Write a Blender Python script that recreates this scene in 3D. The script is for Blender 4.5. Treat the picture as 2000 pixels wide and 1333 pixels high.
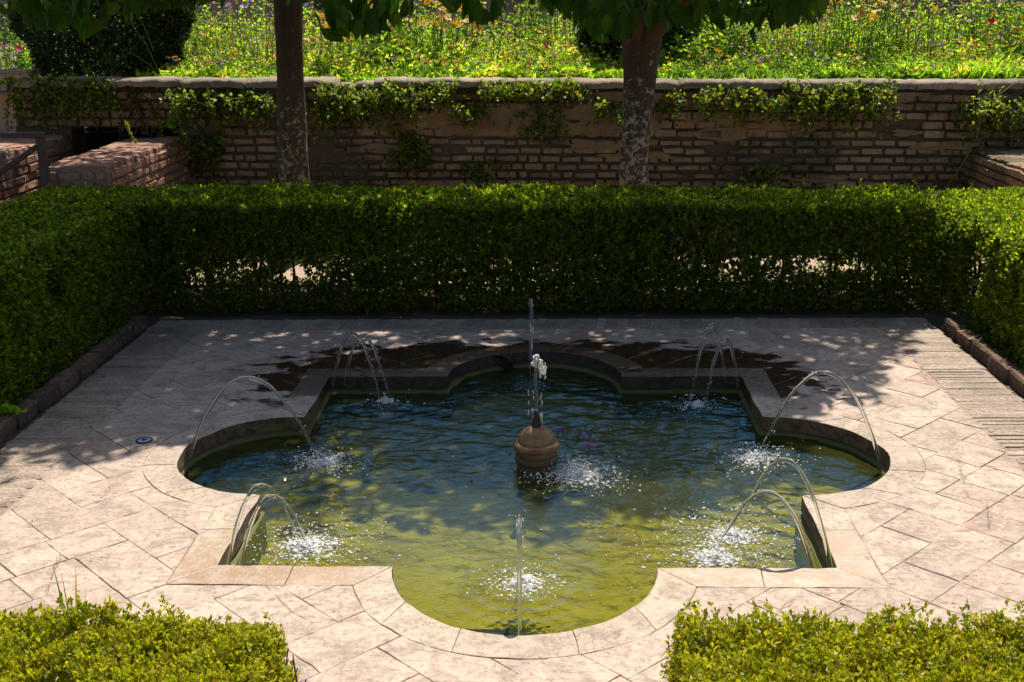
import bpy, bmesh, math, random
import numpy as np
from mathutils import Vector, Matrix, Euler
from mathutils.geometry import tessellate_polygon

random.seed(7)
rng = np.random.default_rng(11)
sc = bpy.context.scene
for o in list(bpy.data.objects):
    bpy.data.objects.remove(o)
COL = sc.collection
R = math.radians

# ------------------------------------------------------------------ camera, sky, sun, exposure
F_PX, PITCH, YAW, ROLL = 2295.03, 0.2818, -0.0366, -0.0125
CAM = np.array([0.0947, -4.4379, 1.7546])
_f = np.array([math.sin(YAW)*math.cos(PITCH), math.cos(YAW)*math.cos(PITCH), -math.sin(PITCH)])
_r0 = np.array([math.cos(YAW), -math.sin(YAW), 0.0]); _u0 = np.cross(_r0, _f)
_r = math.cos(ROLL)*_r0 + math.sin(ROLL)*_u0
_u = -math.sin(ROLL)*_r0 + math.cos(ROLL)*_u0
cam = bpy.data.objects.new('camera', bpy.data.cameras.new('camera'))
COL.objects.link(cam)
M = Matrix.Identity(4)
for i in range(3):
    M[i][0], M[i][1], M[i][2], M[i][3] = _r[i], _u[i], -_f[i], CAM[i]
cam.matrix_world = M
cam.data.sensor_width = 36.0
cam.data.lens = F_PX*36.0/2000.0
cam.data.clip_start = 0.05
cam.data.clip_end = 1500
sc.camera = cam

SUN_EL, SUN_AZ = R(55), R(12)          # azimuth measured from +Y towards +X
w = bpy.data.worlds.new('World'); sc.world = w; w.use_nodes = True
wn = w.node_tree.nodes; bg = wn['Background']
sky = wn.new('ShaderNodeTexSky'); sky.sky_type = 'NISHITA'; sky.sun_disc = False
sky.sun_elevation = SUN_EL; sky.sun_rotation = SUN_AZ
sky.altitude = 300; sky.air_density = 1.0; sky.dust_density = 2.0; sky.ozone_density = 0.6
w.node_tree.links.new(sky.outputs[0], bg.inputs[0]); bg.inputs[1].default_value = 0.09
sl = bpy.data.lights.new('sun', 'SUN'); sl.energy = 5.0; sl.angle = R(0.53); sl.color = (1.0, 0.93, 0.82)
so = bpy.data.objects.new('sun', sl); COL.objects.link(so)
SD = Vector((math.sin(SUN_AZ)*math.cos(SUN_EL), math.cos(SUN_AZ)*math.cos(SUN_EL), math.sin(SUN_EL)))
so.rotation_euler = SD.to_track_quat('Z', 'Y').to_euler(); so.location = SD*30
sc.view_settings.view_transform = 'Standard'
sc.view_settings.look = 'None'
sc.view_settings.gamma = 1.0
sc.view_settings.exposure = 0.34
sc.view_settings.use_curve_mapping = False
sc.render.engine = 'CYCLES'
cy = sc.cycles
cy.use_denoising = True
cy.max_bounces = 8; cy.diffuse_bounces = 3; cy.glossy_bounces = 3
cy.transmission_bounces = 6; cy.transparent_max_bounces = 12
cy.caustics_reflective = False; cy.caustics_refractive = False
cy.sample_clamp_indirect = 6.0


def ray(px, py):
    return _f + _r*(px-1000)/F_PX - _u*(py-666.5)/F_PX


def at_y(px, py, Y):
    d = ray(px, py); return CAM + d*(Y-CAM[1])/d[1]


def at_z(px, py, z=0.0):
    d = ray(px, py); return CAM + d*(z-CAM[2])/d[2]


# ------------------------------------------------------------------ scene graph helpers
def tag(o, label=None, cat=None, group=None, kind=None):
    if label: o['label'] = label
    if cat: o['category'] = cat
    if group: o['group'] = group
    if kind: o['kind'] = kind
    return o


def empty(name, loc=(0, 0, 0), label=None, cat=None, group=None, rz=0.0):
    o = bpy.data.objects.new(name, None); COL.objects.link(o)
    o.location = loc; o.rotation_euler = (0, 0, rz); o.empty_display_size = .1
    return tag(o, label, cat, group)


def link(name, me, mat=None, parent=None, mtx=None):
    o = bpy.data.objects.new(name, me); COL.objects.link(o)
    if mat is not None and not me.materials: me.materials.append(mat)
    if parent is not None: o.parent = parent
    if mtx is not None: o.matrix_local = mtx
    return o


def mesh_np(name, V, T, tint=None, col=None, smooth=False):
    V = np.ascontiguousarray(V, dtype=np.float32).reshape(-1, 3)
    T = np.ascontiguousarray(T, dtype=np.int32).reshape(-1, 3)
    me = bpy.data.meshes.new(name)
    me.vertices.add(len(V)); me.vertices.foreach_set('co', V.ravel())
    me.loops.add(T.size); me.loops.foreach_set('vertex_index', T.ravel())
    me.polygons.add(len(T))
    me.polygons.foreach_set('loop_start', np.arange(0, T.size, 3, dtype=np.int32))
    if smooth: me.polygons.foreach_set('use_smooth', np.ones(len(T), dtype=bool))
    me.update(calc_edges=True)
    if tint is not None:
        a = me.attributes.new('tint', 'FLOAT', 'POINT'); a.data.foreach_set('value', np.asarray(tint, np.float32))
    if col is not None:
        a = me.attributes.new('petal', 'FLOAT_COLOR', 'POINT')
        c = np.ones((len(V), 4), np.float32); c[:, :3] = col; a.data.foreach_set('color', c.ravel())
    return me


class Acc:
    """collects triangles of many small pieces that end up in one mesh"""
    def __init__(s): s.V = []; s.T = []; s.t = []; s.c = []; s.n = 0
    def add(s, V, F, tint=None, col=None):
        V = np.asarray(V, float)
        if V.ndim == 2: V = V[None]
        n, k, _ = V.shape
        F = np.asarray(F, int)
        T = (F[None]+(np.arange(n)*k)[:, None, None]).reshape(-1, 3)+s.n
        s.V.append(V.reshape(-1, 3)); s.T.append(T); s.n += n*k
        tt = rng.random(n) if tint is None else np.broadcast_to(np.asarray(tint, float), (n,))
        s.t.append(np.repeat(tt, k))
        if col is not None: s.c.append(np.repeat(np.broadcast_to(np.asarray(col, float), (n, 3)), k, axis=0))
    def mesh(s, name, smooth=False):
        return mesh_np(name, np.concatenate(s.V), np.concatenate(s.T), np.concatenate(s.t),
                       np.concatenate(s.c) if s.c else None, smooth)
    def build(s, name, mat, parent=None, kind=None, smooth=False):
        o = link(name, s.mesh(name, smooth), mat, parent)
        if kind: o['kind'] = kind
        return o


def unit(a): return a/np.maximum(np.linalg.norm(a, axis=-1, keepdims=True), 1e-9)
def rdir(n): return unit(rng.normal(size=(n, 3)))


LEAF_F = [(0, 1, 3), (1, 2, 3)]
BROAD_F = [(0, 1, 5), (1, 2, 5), (2, 4, 5), (2, 3, 4)]


def leaf4(P, D, L, W, fold=.25, side=None):
    n = len(P); D = unit(D); L = np.broadcast_to(L, (n,))[:, None]; W = np.broadcast_to(W, (n,))[:, None]
    S = unit(np.cross(D, rdir(n) if side is None else side)); U = np.cross(S, D)
    l = P+D*L*.5+S*W*.5+U*W*fold; r = P+D*L*.5-S*W*.5+U*W*fold
    return np.stack([P, l, P+D*L-U*W*fold*.4, r], 1)


def leaf6(P, D, L, W, fold=.2, side=None):
    n = len(P); D = unit(D); L = np.broadcast_to(L, (n,))[:, None]; W = np.broadcast_to(W, (n,))[:, None]
    S = unit(np.cross(D, rdir(n) if side is None else side)); U = np.cross(S, D)
    a = P+D*L*.3+S*W*.5+U*W*fold; b = P+D*L*.72+S*W*.36+U*W*fold*.5
    t = P+D*L-U*W*fold*.6
    c = P+D*L*.72-S*W*.36+U*W*fold*.5; d = P+D*L*.3-S*W*.5+U*W*fold
    return np.stack([P, a, b, t, c, d], 1)


def tube(path, rad, sides=6, cap=True):
    path = np.asarray(path, float); n = len(path); rad = np.broadcast_to(rad, (n,))
    t = unit(np.gradient(path, axis=0))
    ref = np.array([0.31, 0.52, 0.79]); ref2 = np.array([.9, -.3, .1])
    a = np.cross(t, ref); bad = np.linalg.norm(a, axis=1) < .2; a[bad] = np.cross(t[bad], ref2)
    a = unit(a); b = np.cross(t, a)
    th = np.linspace(0, 2*np.pi, sides, endpoint=False)
    V = path[:, None]+rad[:, None, None]*(a[:, None]*np.cos(th)[None, :, None]+b[:, None]*np.sin(th)[None, :, None])
    V = V.reshape(-1, 3); T = []
    for i in range(n-1):
        for j in range(sides):
            p, q = i*sides+j, i*sides+(j+1) % sides
            T += [(p, q, q+sides), (p, q+sides, p+sides)]
    if cap:
        V = np.vstack([V, path[:1], path[-1:]]); k = n*sides
        for j in range(sides):
            T.append((k, (j+1) % sides, j)); T.append((k+1, (n-1)*sides+j, (n-1)*sides+(j+1) % sides))
    return V, np.array(T)


_nk = np.random.default_rng(3)
_K = _nk.normal(size=(40, 3)); _PH = _nk.random(40)*6.283


def fnoise(P, scale=1.0, seed=0, n=10):
    """smooth random field in about -1..1"""
    P = np.asarray(P, float)*scale; s = 0
    for i in range(n):
        j = (i*7+seed*13) % 40
        s = s+np.sin(P@(_K[j]*(1+.35*i/ n*3))+_PH[(j+seed) % 40]+seed)
    return s/np.sqrt(n)*.75


# ------------------------------------------------------------------ material helpers
class NT:
    def __init__(s, name):
        s.m = bpy.data.materials.new(name); s.m.use_nodes = True
        s.t = s.m.node_tree; s.t.nodes.clear()
        s.out = s.t.nodes.new('ShaderNodeOutputMaterial')
    def n(s, ty, ins=None, **props):
        nd = s.t.nodes.new('ShaderNode'+ty)
        for k, v in props.items(): setattr(nd, k, v)
        for k, v in (ins or {}).items():
            sock = nd.inputs[k]
            if hasattr(v, 'node'): s.t.links.new(v, sock)
            else:
                if isinstance(v, (tuple, list)) and len(v) == 3 and sock.type == 'RGBA': v = (*v, 1)
                sock.default_value = v
        return nd
    def math(s, op, a, b=0.0, clamp=False):
        nd = s.n('Math', {0: a, 1: b}, operation=op); nd.use_clamp = clamp; return nd.outputs[0]
    def mix(s, f, a, b, mode='MIX'):
        nd = s.t.nodes.new('ShaderNodeMix'); nd.data_type = 'RGBA'; nd.blend_type = mode
        for i, v in ((0, f), (6, a), (7, b)):
            if hasattr(v, 'node'): s.t.links.new(v, nd.inputs[i])
            else: nd.inputs[i].default_value = (*v, 1) if isinstance(v, (tuple, list)) and len(v) == 3 else v
        return nd.outputs[2]
    def noise(s, scale, vec=None, detail=4, rough=.55, dist=0.0):
        i = {'Scale': scale, 'Detail': detail, 'Roughness': rough, 'Distortion': dist}
        if vec is not None: i['Vector'] = vec
        return s.n('TexNoise', i).outputs['Fac']
    def ramp(s, fac, stops):
        nd = s.n('ValToRGB', {0: fac}); e = nd.color_ramp.elements
        while len(e) < len(stops): e.new(.5)
        for x, (p, c) in zip(e, stops):
            x.position = p; x.color = (*c, 1) if not isinstance(c, (int, float)) else (c, c, c, 1)
        return nd.outputs[0]
    def step(s, x, a, b):
        nd = s.n('MapRange', {0: x, 1: a, 2: b, 3: 0.0, 4: 1.0}, interpolation_type='SMOOTHSTEP'); return nd.outputs[0]
    def bump(s, h, st, dist=.01, normal=None):
        i = {'Height': h, 'Strength': st, 'Distance': dist}
        if normal is not None: i['Normal'] = normal
        return s.n('Bump', i).outputs[0]
    def pos(s): return s.n('NewGeometry').outputs['Position']
    def obj(s): return s.n('TexCoord').outputs['Object']
    def rand(s): return s.n('ObjectInfo').outputs['Random']
    def attr(s, name): return s.n('Attribute', attribute_name=name)
    def surf(s, sh): s.t.links.new(sh, s.out.inputs[0]); return s.m
    def pbr(s, col, rough=.8, normal=None, **kw):
        i = {'Base Color': col, 'Roughness': rough}
        if normal is not None: i['Normal'] = normal
        i.update(kw)
        return s.n('BsdfPrincipled', i).outputs[0]


def leaf_mat(name, dark, mid, light, trans=.35, rough=.42, odd=None, spec=.4, glow=2.2):
    k = NT(name); t = k.attr('tint').outputs['Fac']
    stops = [(0.0, dark), (.5, mid), (.93, light)]
    if odd: stops.append((.985, odd))
    c = k.ramp(t, stops)
    p = k.pbr(c, rough, **{'Specular IOR Level': spec})
    c2 = k.mix(.55, c, (.75, 1.0, .12), 'MULTIPLY')
    c2 = k.mix(1.0, c2, (glow, glow, glow*.7), 'MULTIPLY')
    tr = k.n('BsdfTranslucent', {'Color': c2}).outputs[0]
    return k.surf(k.n('MixShader', {0: trans, 1: p, 2: tr}).outputs[0])


def plain(name, col, rough=.7, var=.25, scale=12.0, bump=.3, **kw):
    k = NT(name); o = k.obj(); nz = k.noise(scale, o, 6)
    c = k.mix(nz, tuple(x*(1-var) for x in col), tuple(min(1, x*(1+var)) for x in col))
    return k.surf(k.pbr(c, rough, k.bump(nz, bump, .004), **kw))


def paving_material():
    k = NT('paving_stone'); P = k.pos(); O = k.obj(); rd = k.rand()
    base = k.ramp(rd, [(0.0, (.55, .42, .33)), (.2, (.64, .50, .39)), (.4, (.50, .38, .30)), (.55, (.60, .455, .36)), (.72, (.43, .32, .26)), (.84, (.56, .40, .315)), (.93, (.48, .295, .23)), (1.0, (.40, .22, .175))])
    big = k.noise(2.3, P, 5, .6); mid = k.noise(11, P, 6, .65, .6); fine = k.noise(70, P, 4, .7)
    c = k.mix(k.step(big, .38, .7), base, (.59, .455, .355))
    mott = k.noise(4.2, P, 8, .72, .9)
    c = k.mix(k.math('MULTIPLY', k.step(mott, .47, .62), .72), c, (.34, .265, .205))
    c = k.mix(k.math('MULTIPLY', k.step(mid, .5, .64), .6), c, (.30, .22, .175))
    c = k.mix(k.math('MULTIPLY', k.step(k.noise(6.5, P, 7, .7, .5), .54, .66), .5), c, (.64, .53, .405))
    st = k.n('Mapping', {'Vector': P, 'Rotation': (0, 0, .75), 'Scale': (9, 46, 9)}).outputs[0]
    streak = k.noise(1.0, st, 5, .65, .4)
    c = k.mix(k.math('MULTIPLY', k.step(streak, .55, .63), .45), c, (.22, .165, .125))
    vor = k.n('TexVoronoi', {'Vector': P, 'Scale': 34.0, 'Randomness': 1.0}).outputs['Distance']
    pit = k.math('MULTIPLY', k.math('SUBTRACT', 1.0, k.step(vor, .14, .28)), k.step(k.noise(6, P, 3), .55, .68))
    c = k.mix(k.math('MULTIPLY', pit, .85), c, (.17, .12, .085))
    sp_ = k.noise(48, P, 5, .75, .5)
    c = k.mix(k.math('MULTIPLY', k.step(sp_, .52, .62), .60), c, (.27, .205, .155))
    c = k.mix(k.math('MULTIPLY', k.step(sp_, .46, .38), .45), c, (.66, .55, .43))
    fl_ = k.n('TexVoronoi', {'Vector': k.n('Mapping', {'Vector': k.n('VectorMath', {0: P, 1: k.n('VectorMath', {0: k.n('TexNoise', {'Vector': P, 'Scale': 12.0, 'Detail': 5.0}).outputs['Color'], 'Scale': .16}, operation='SCALE').outputs[0]}).outputs[0], 'Rotation': (0, 0, .6), 'Scale': (10, 17, 10)}).outputs[0], 'Scale': 1.0}, feature='DISTANCE_TO_EDGE').outputs['Distance']
    flk = k.math('MULTIPLY', k.math('SUBTRACT', 1.0, k.step(fl_, .0, .035)), k.step(k.noise(3.0, P, 3), .52, .60))
    c = k.mix(k.math('MULTIPLY', flk, .55), c, (.20, .15, .11))
    crk = k.n('TexVoronoi', {'Vector': k.n('Mapping', {'Vector': P, 'Location': (3.1, 1.7, 0)}).outputs[0], 'Scale': 2.6, 'Randomness': 1.0}, feature='DISTANCE_TO_EDGE').outputs['Distance']
    wob = k.math('ADD', crk, k.math('MULTIPLY', k.math('SUBTRACT', k.noise(14, P, 4), .5), .06))
    crk = k.math('MULTIPLY', k.math('SUBTRACT', 1.0, k.step(k.math('ABSOLUTE', wob), .0, .006)), k.step(k.noise(1.7, P, 2), .5, .6))
    c = k.mix(k.math('MULTIPLY', crk, .6), c, (.22, .155, .115))
    # wet stone along the far side of the pool where the jets splash over the rim
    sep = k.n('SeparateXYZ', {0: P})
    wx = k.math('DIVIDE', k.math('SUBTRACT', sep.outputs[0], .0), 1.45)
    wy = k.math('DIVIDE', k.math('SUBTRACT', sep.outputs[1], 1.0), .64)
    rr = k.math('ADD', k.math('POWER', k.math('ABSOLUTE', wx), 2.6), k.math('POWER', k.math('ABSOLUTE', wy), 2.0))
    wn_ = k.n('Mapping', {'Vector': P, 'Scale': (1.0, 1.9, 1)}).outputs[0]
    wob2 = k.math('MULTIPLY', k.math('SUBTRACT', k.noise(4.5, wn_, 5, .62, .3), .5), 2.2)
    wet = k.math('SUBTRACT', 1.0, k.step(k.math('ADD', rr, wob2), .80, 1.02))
    # damp splash marks round the near corners
    ax = k.math('SUBTRACT', k.math('ABSOLUTE', sep.outputs[0]), .95); ay = k.math('ADD', sep.outputs[1], 1.06)
    dd = k.math('ADD', k.math('MULTIPLY', ax, ax), k.math('MULTIPLY', ay, ay))
    drops = k.n('TexVoronoi', {'Vector': k.n('Mapping', {'Vector': P, 'Scale': (1, 1.1, 1)}).outputs[0], 'Scale': 15.0}).outputs['Distance']
    dm = k.math('MULTIPLY', k.math('SUBTRACT', 1.0, k.step(drops, .13, .2)), k.math('SUBTRACT', 1.0, k.step(k.math('ADD', dd, k.math('MULTIPLY', k.noise(9, P), .12)), .10, .28)))
    c = k.mix(k.math('MULTIPLY', dm, .75), c, (.30, .19, .11))
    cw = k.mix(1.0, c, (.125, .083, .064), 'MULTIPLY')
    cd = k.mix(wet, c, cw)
    h = k.math('ADD', k.math('MULTIPLY', mid, .55), k.math('MULTIPLY', fine, .25))
    h = k.math('SUBTRACT', h, k.math('MULTIPLY', pit, .6)); h = k.math('SUBTRACT', h, k.math('MULTIPLY', crk, .9))
    h = k.math('ADD', h, k.math('MULTIPLY', streak, .4))
    hb = k.mix(wet, h, k.math('MULTIPLY', k.noise(9, P, 3), .30))
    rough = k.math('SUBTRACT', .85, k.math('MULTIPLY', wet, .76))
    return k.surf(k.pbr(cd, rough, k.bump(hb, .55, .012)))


def coping_material():
    k = NT('coping_stone'); P = k.pos(); rd = k.rand(); N = k.n('NewGeometry').outputs['Normal']
    sep = k.n('SeparateXYZ', {0: P}); nz = k.n('SeparateXYZ', {0: N}).outputs[2]
    base = k.ramp(rd, [(0, (.54, .435, .325)), (.5, (.58, .47, .35)), (1, (.50, .395, .295))])
    mid = k.noise(9, P, 6, .65, .5); fine = k.noise(80, P, 4, .7); big = k.noise(2.4, P, 4); base = k.mix(k.math('MULTIPLY', k.step(k.noise(4.2, P, 8, .72, .9), .47, .62), .7), base, (.34, .265, .205))
    c = k.mix(k.math('MULTIPLY', k.step(mid, .48, .66), .6), base, (.31, .24, .19))
    sp_ = k.noise(48, P, 5, .75, .5)
    c = k.mix(k.math('MULTIPLY', k.step(sp_, .52, .62), .6), c, (.25, .185, .14))
    c = k.mix(k.math('MULTIPLY', k.step(sp_, .46, .38), .45), c, (.66, .54, .43))
    fl_ = k.n('TexVoronoi', {'Vector': k.n('Mapping', {'Vector': k.n('VectorMath', {0: P, 1: k.n('VectorMath', {0: k.n('TexNoise', {'Vector': P, 'Scale': 12.0, 'Detail': 5.0}).outputs['Color'], 'Scale': .16}, operation='SCALE').outputs[0]}).outputs[0], 'Scale': (9, 13, 9)}).outputs[0], 'Scale': 1.0}, feature='DISTANCE_TO_EDGE').outputs['Distance']
    c = k.mix(k.math('MULTIPLY', k.math('MULTIPLY', k.math('SUBTRACT', 1.0, k.step(fl_, .0, .035)), k.step(k.noise(3.0, P, 3), .48, .56)), .6), c, (.19, .14, .105))
    # ochre damp staining where the near corner jets wet the rim
    ax = k.math('SUBTRACT', k.math('ABSOLUTE', sep.outputs[0]), .83); ay = k.math('ADD', sep.outputs[1], 1.0)
    dd = k.math('ADD', k.math('MULTIPLY', k.math('MULTIPLY', ax, ax), .9), k.math('MULTIPLY', ay, ay))
    damp = k.math('SUBTRACT', 1.0, k.step(k.math('ADD', dd, k.math('MULTIPLY', k.math('SUBTRACT', k.noise(9, P, 6, .68), .5), .42)), .05, .15))
    damp = k.math('MULTIPLY', damp, k.math('SUBTRACT', 1.0, k.step(sep.outputs[1], -.55, -.42)))
    c = k.mix(k.math('MULTIPLY', damp, k.math('ADD', .45, k.math('MULTIPLY', .55, k.step(k.noise(13, P, 6, .7), .4, .6)))), c, k.mix(k.noise(5, P, 5), (.30, .175, .095), (.50, .34, .21)))
    # dark wet stone at the far side
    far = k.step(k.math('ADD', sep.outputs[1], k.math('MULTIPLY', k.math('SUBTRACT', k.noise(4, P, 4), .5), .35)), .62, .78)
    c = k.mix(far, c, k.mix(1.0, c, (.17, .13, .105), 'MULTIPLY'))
    # weathered crust and moss down the inner edge
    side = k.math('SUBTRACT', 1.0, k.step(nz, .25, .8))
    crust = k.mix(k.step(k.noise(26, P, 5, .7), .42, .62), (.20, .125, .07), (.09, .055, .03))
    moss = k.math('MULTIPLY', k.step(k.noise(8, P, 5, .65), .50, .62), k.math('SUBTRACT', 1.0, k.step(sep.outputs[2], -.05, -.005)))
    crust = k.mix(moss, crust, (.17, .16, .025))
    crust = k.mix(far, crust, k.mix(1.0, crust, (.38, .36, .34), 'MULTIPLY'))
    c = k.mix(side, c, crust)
    h = k.math('ADD', k.math('MULTIPLY', mid, .6), k.math('MULTIPLY', fine, .3))
    h = k.math('ADD', h, k.math('MULTIPLY', side, k.math('MULTIPLY', 2.6, k.noise(26, P, 6, .75))))
    wetr = k.math('MAXIMUM', far, k.math('MULTIPLY', damp, .72))
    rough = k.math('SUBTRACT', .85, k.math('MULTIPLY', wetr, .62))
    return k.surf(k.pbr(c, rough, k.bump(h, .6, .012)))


def brick_material(name, cols, mortar=(.34, .27, .20), grime=.5):
    k = NT(name); P = k.pos(); rd = k.rand()
    base = k.ramp(rd, [(i/(len(cols)-1), c) for i, c in enumerate(cols)])
    n1 = k.noise(14, P, 6, .65, .4); n2 = k.noise(60, P, 4, .7); n3 = k.noise(2.0, P, 4)
    c = k.mix(k.math('MULTIPLY', k.step(n1, .42, .7), .5), base, mortar)
    c = k.mix(k.math('MULTIPLY', k.step(n3, .47, .62), grime), c, (.075, .06, .028))
    c = k.mix(k.math('MULTIPLY', k.step(n2, .50, .64), .55), c, (.12, .075, .045))
    c = k.mix(k.math('MULTIPLY', k.step(k.noise(30, P, 6, .75, .6), .54, .64), .5), c, (.50, .40, .29))
    return k.surf(k.pbr(c, .9, k.bump(k.math('ADD', n1, k.math('MULTIPLY', n2, .9)), .9, .014)))


def bark_material(name, lich, amount):
    k = NT(name); P = k.pos()
    m = k.n('Mapping', {'Vector': P, 'Scale': (16, 16, 5)}).outputs[0]
    n1 = k.noise(2.2, m, 6, .65, .5); n2 = k.noise(34, P, 5, .7); n3 = k.noise(24, P, 6, .7, .5)
    c = k.mix(n1, (.03, .018, .009), (.115, .07, .037))
    pz = k.n('SeparateXYZ', {0: P}).outputs[2]
    lo = k.math('MULTIPLY', k.math('SUBTRACT', 1.0, k.step(pz, .9, 1.35)), .09)
    c = k.mix(k.step(k.math('ADD', n3, lo), .66-amount, .74-amount), c, lich)
    c = k.mix(k.math('MULTIPLY', k.step(n2, .55, .7), .4), c, (.02, .014, .01))
    return k.surf(k.pbr(c, .92, k.bump(k.math('ADD', n1, k.math('MULTIPLY', n2, .4)), .9, .02)))


MAT = {}
MAT['paving'] = paving_material()
MAT['coping'] = coping_material()
MAT['border'] = brick_material('border_brick', [(.37, .285, .225), (.58, .46, .365), (.45, .345, .275), (.61, .49, .39), (.41, .31, .245), (.55, .43, .34)], (.28, .21, .165), .35)
MAT['mortar'] = plain('mortar', (.38, .29, .22), .95, .5, 25)
MAT['soil'] = plain('soil', (.105, .075, .05), .95, .5, 18, .8)
MAT['wall_brick'] = brick_material('wall_brick', [(.34, .19, .095), (.42, .265, .145), (.27, .14, .07), (.46, .315, .18), (.36, .19, .10)], (.37, .255, .15), .85)
MAT['red_brick'] = brick_material('red_brick', [(.42, .17, .10), (.50, .26, .165), (.36, .13, .08), (.52, .31, .21), (.46, .21, .13)], (.46, .33, .25), .25)
MAT['wall_mortar'] = plain('wall_mortar', (.115, .078, .047), .97, .6, 20, .8)
MAT['light_mortar'] = plain('light_mortar', (.30, .20, .145), .95, .4, 30, .7)
MAT['plaster'] = plain('old_render', (.26, .165, .085), .95, .45, 7, .8)
MAT['wall_coping'] = brick_material('wall_coping', [(.42, .33, .24), (.35, .27, .19), (.46, .36, .265)], (.28, .21, .145), .45)
MAT['kerb'] = brick_material('kerb_brick', [(.17, .09, .055), (.23, .13, .075), (.14, .075, .05)], (.13, .09, .06), .5)
MAT['pink'] = plain('pink_plaster', (.72, .42, .28), .9, .12, 5, .2)
MAT['rust'] = plain('painted_steel', (.10, .058, .042), .75, .3, 30, .15)
MAT['bark_dark'] = bark_material('dark_bark', (.32, .26, .16), .05)
MAT['bark_pale'] = bark_material('lichened_bark', (.34, .29, .21), .085)
MAT['stem'] = plain('woody_stem', (.13, .075, .045), .9, .4, 40, .4)
MAT['green_stem'] = plain('green_stem', (.13, .17, .04), .7, .3, 20, .1)
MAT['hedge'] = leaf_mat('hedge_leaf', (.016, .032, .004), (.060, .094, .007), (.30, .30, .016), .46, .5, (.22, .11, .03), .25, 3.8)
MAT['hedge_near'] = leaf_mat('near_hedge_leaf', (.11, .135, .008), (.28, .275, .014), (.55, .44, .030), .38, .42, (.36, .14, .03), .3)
MAT['orange_leaf'] = leaf_mat('orange_tree_leaf', (.022, .060, .006), (.048, .112, .009), (.095, .17, .012), .38, .5, None, .15)
MAT['bush'] = leaf_mat('clipped_bush_leaf', (.012, .026, .006), (.022, .045, .008), (.045, .08, .014), .2)
MAT['meadow'] = leaf_mat('meadow_leaf', (.05, .095, .010), (.19, .29, .022), (.50, .50, .09), .48, .55, (.48, .27, .08), .4, 3.2)
MAT['grass'] = leaf_mat('grass_blade', (.17, .30, .02), (.28, .43, .03), (.42, .55, .07), .45, .5)
MAT['dry'] = leaf_mat('dry_plant', (.22, .12, .05), (.33, .20, .09), (.45, .32, .16), .35, .7)
MAT['ivy'] = leaf_mat('ivy_leaf', (.045, .08, .008), (.13, .18, .016), (.34, .35, .05), .42, .45, (.26, .12, .03))
MAT['dead_ivy'] = leaf_mat('withered_ivy', (.10, .055, .018), (.17, .10, .03), (.25, .19, .05), .3, .7)
k = NT('petal'); c = k.attr('petal').outputs['Color']
MAT['petal'] = k.surf(k.n('MixShader', {0: .3, 1: k.pbr(c, .6), 2: k.n('BsdfTranslucent', {'Color': c}).outputs[0]}).outputs[0])
k = NT('fallen_leaf'); c = k.ramp(k.rand(), [(0, (.20, .07, .025)), (.35, (.36, .16, .05)), (.7, (.42, .27, .12)), (1, (.26, .13, .05))])
c = k.mix(k.step(k.noise(40, k.obj(), 4), .5, .7), c, (.12, .06, .03)); MAT['fallen'] = k.surf(k.pbr(c, .6))

# pool water: a thin clear surface sheet with a green cast, over an algae covered floor
k = NT('pool_water'); P = k.pos()
m = k.n('Mapping', {'Vector': P, 'Scale': (1, 1.25, 1)}).outputs[0]
bn = k.bump(k.math('MULTIPLY', k.noise(24, m, 4, .6, .8), k.math('ADD', .25, k.math('MULTIPLY', .75, k.step(k.n('SeparateXYZ', {0: P}).outputs[1], -1.0, -.1)))), .32, .010)
bn = k.bump(k.noise(60, m, 2, .5), .10, .006, bn)
fr = k.n('Fresnel', {'IOR': 1.62, 'Normal': bn}).outputs[0]
gl = k.n('BsdfGlossy', {'Color': (.20, .62, 1.0), 'Roughness': .015, 'Normal': bn}).outputs[0]  # sky blue of the reflection is put into this gloss colour
tr = k.n('BsdfTransparent', {'Color': (.72, .78, .47)}).outputs[0]
mk = k.n('BsdfDiffuse', {'Color': k.mix(k.noise(3.0, P, 4), (.09, .105, .02), (.17, .165, .03))}).outputs[0]
body = k.n('MixShader', {0: .20, 1: tr, 2: mk}).outputs[0]
MAT['water'] = k.surf(k.n('MixShader', {0: fr, 1: body, 2: gl}).outputs[0])
k = NT('algae_floor'); P = k.pos()
n1 = k.noise(3.2, P, 5, .6, .8); n2 = k.noise(11, P, 4, .6, 1.2)
c = k.ramp(n1, [(.25, (.48, .35, .05)), (.5, (.68, .52, .08)), (.72, (.80, .64, .13))])
c = k.mix(k.math('MULTIPLY', k.step(n2, .52, .7), .6), c, (.12, .125, .025))
MAT['floor'] = k.surf(k.pbr(c, .9))
k = NT('basin_wall'); P = k.pos(); z = k.n('SeparateXYZ', {0: P}).outputs[2]
n1 = k.noise(7, P, 5, .65, .6); n2 = k.noise(24, P, 4)
cu = k.mix(n2, (.10, .065, .035), (.24, .16, .09)); cl = k.mix(n1, (.06, .06, .012), (.17, .15, .035))
c = k.mix(k.step(k.math('ADD', z, k.math('MULTIPLY', k.math('SUBTRACT', n1, .5), .03)), -.072, -.058), cl, cu)
MAT['basin'] = k.surf(k.pbr(c, .75, k.bump(n2, .5, .01)))
k = NT('jet_water')
MAT['jet'] = k.surf(k.n('BsdfPrincipled', {'Base Color': (1, 1, 1), 'Roughness': .03, 'IOR': 1.33, 'Transmission Weight': .93, 'Specular IOR Level': .7}).outputs[0])
k = NT('water_foam')
g1 = k.pbr((1.0, .97, .93), .08, **{'Specular IOR Level': .8})
g2 = k.n('BsdfTransparent', {'Color': (.95, .98, .96)}).outputs[0]
MAT['foam'] = k.surf(k.n('MixShader', {0: .80, 1: g2, 2: g1}).outputs[0])
k = NT('terracotta'); P = k.pos(); O = k.obj()
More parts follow.
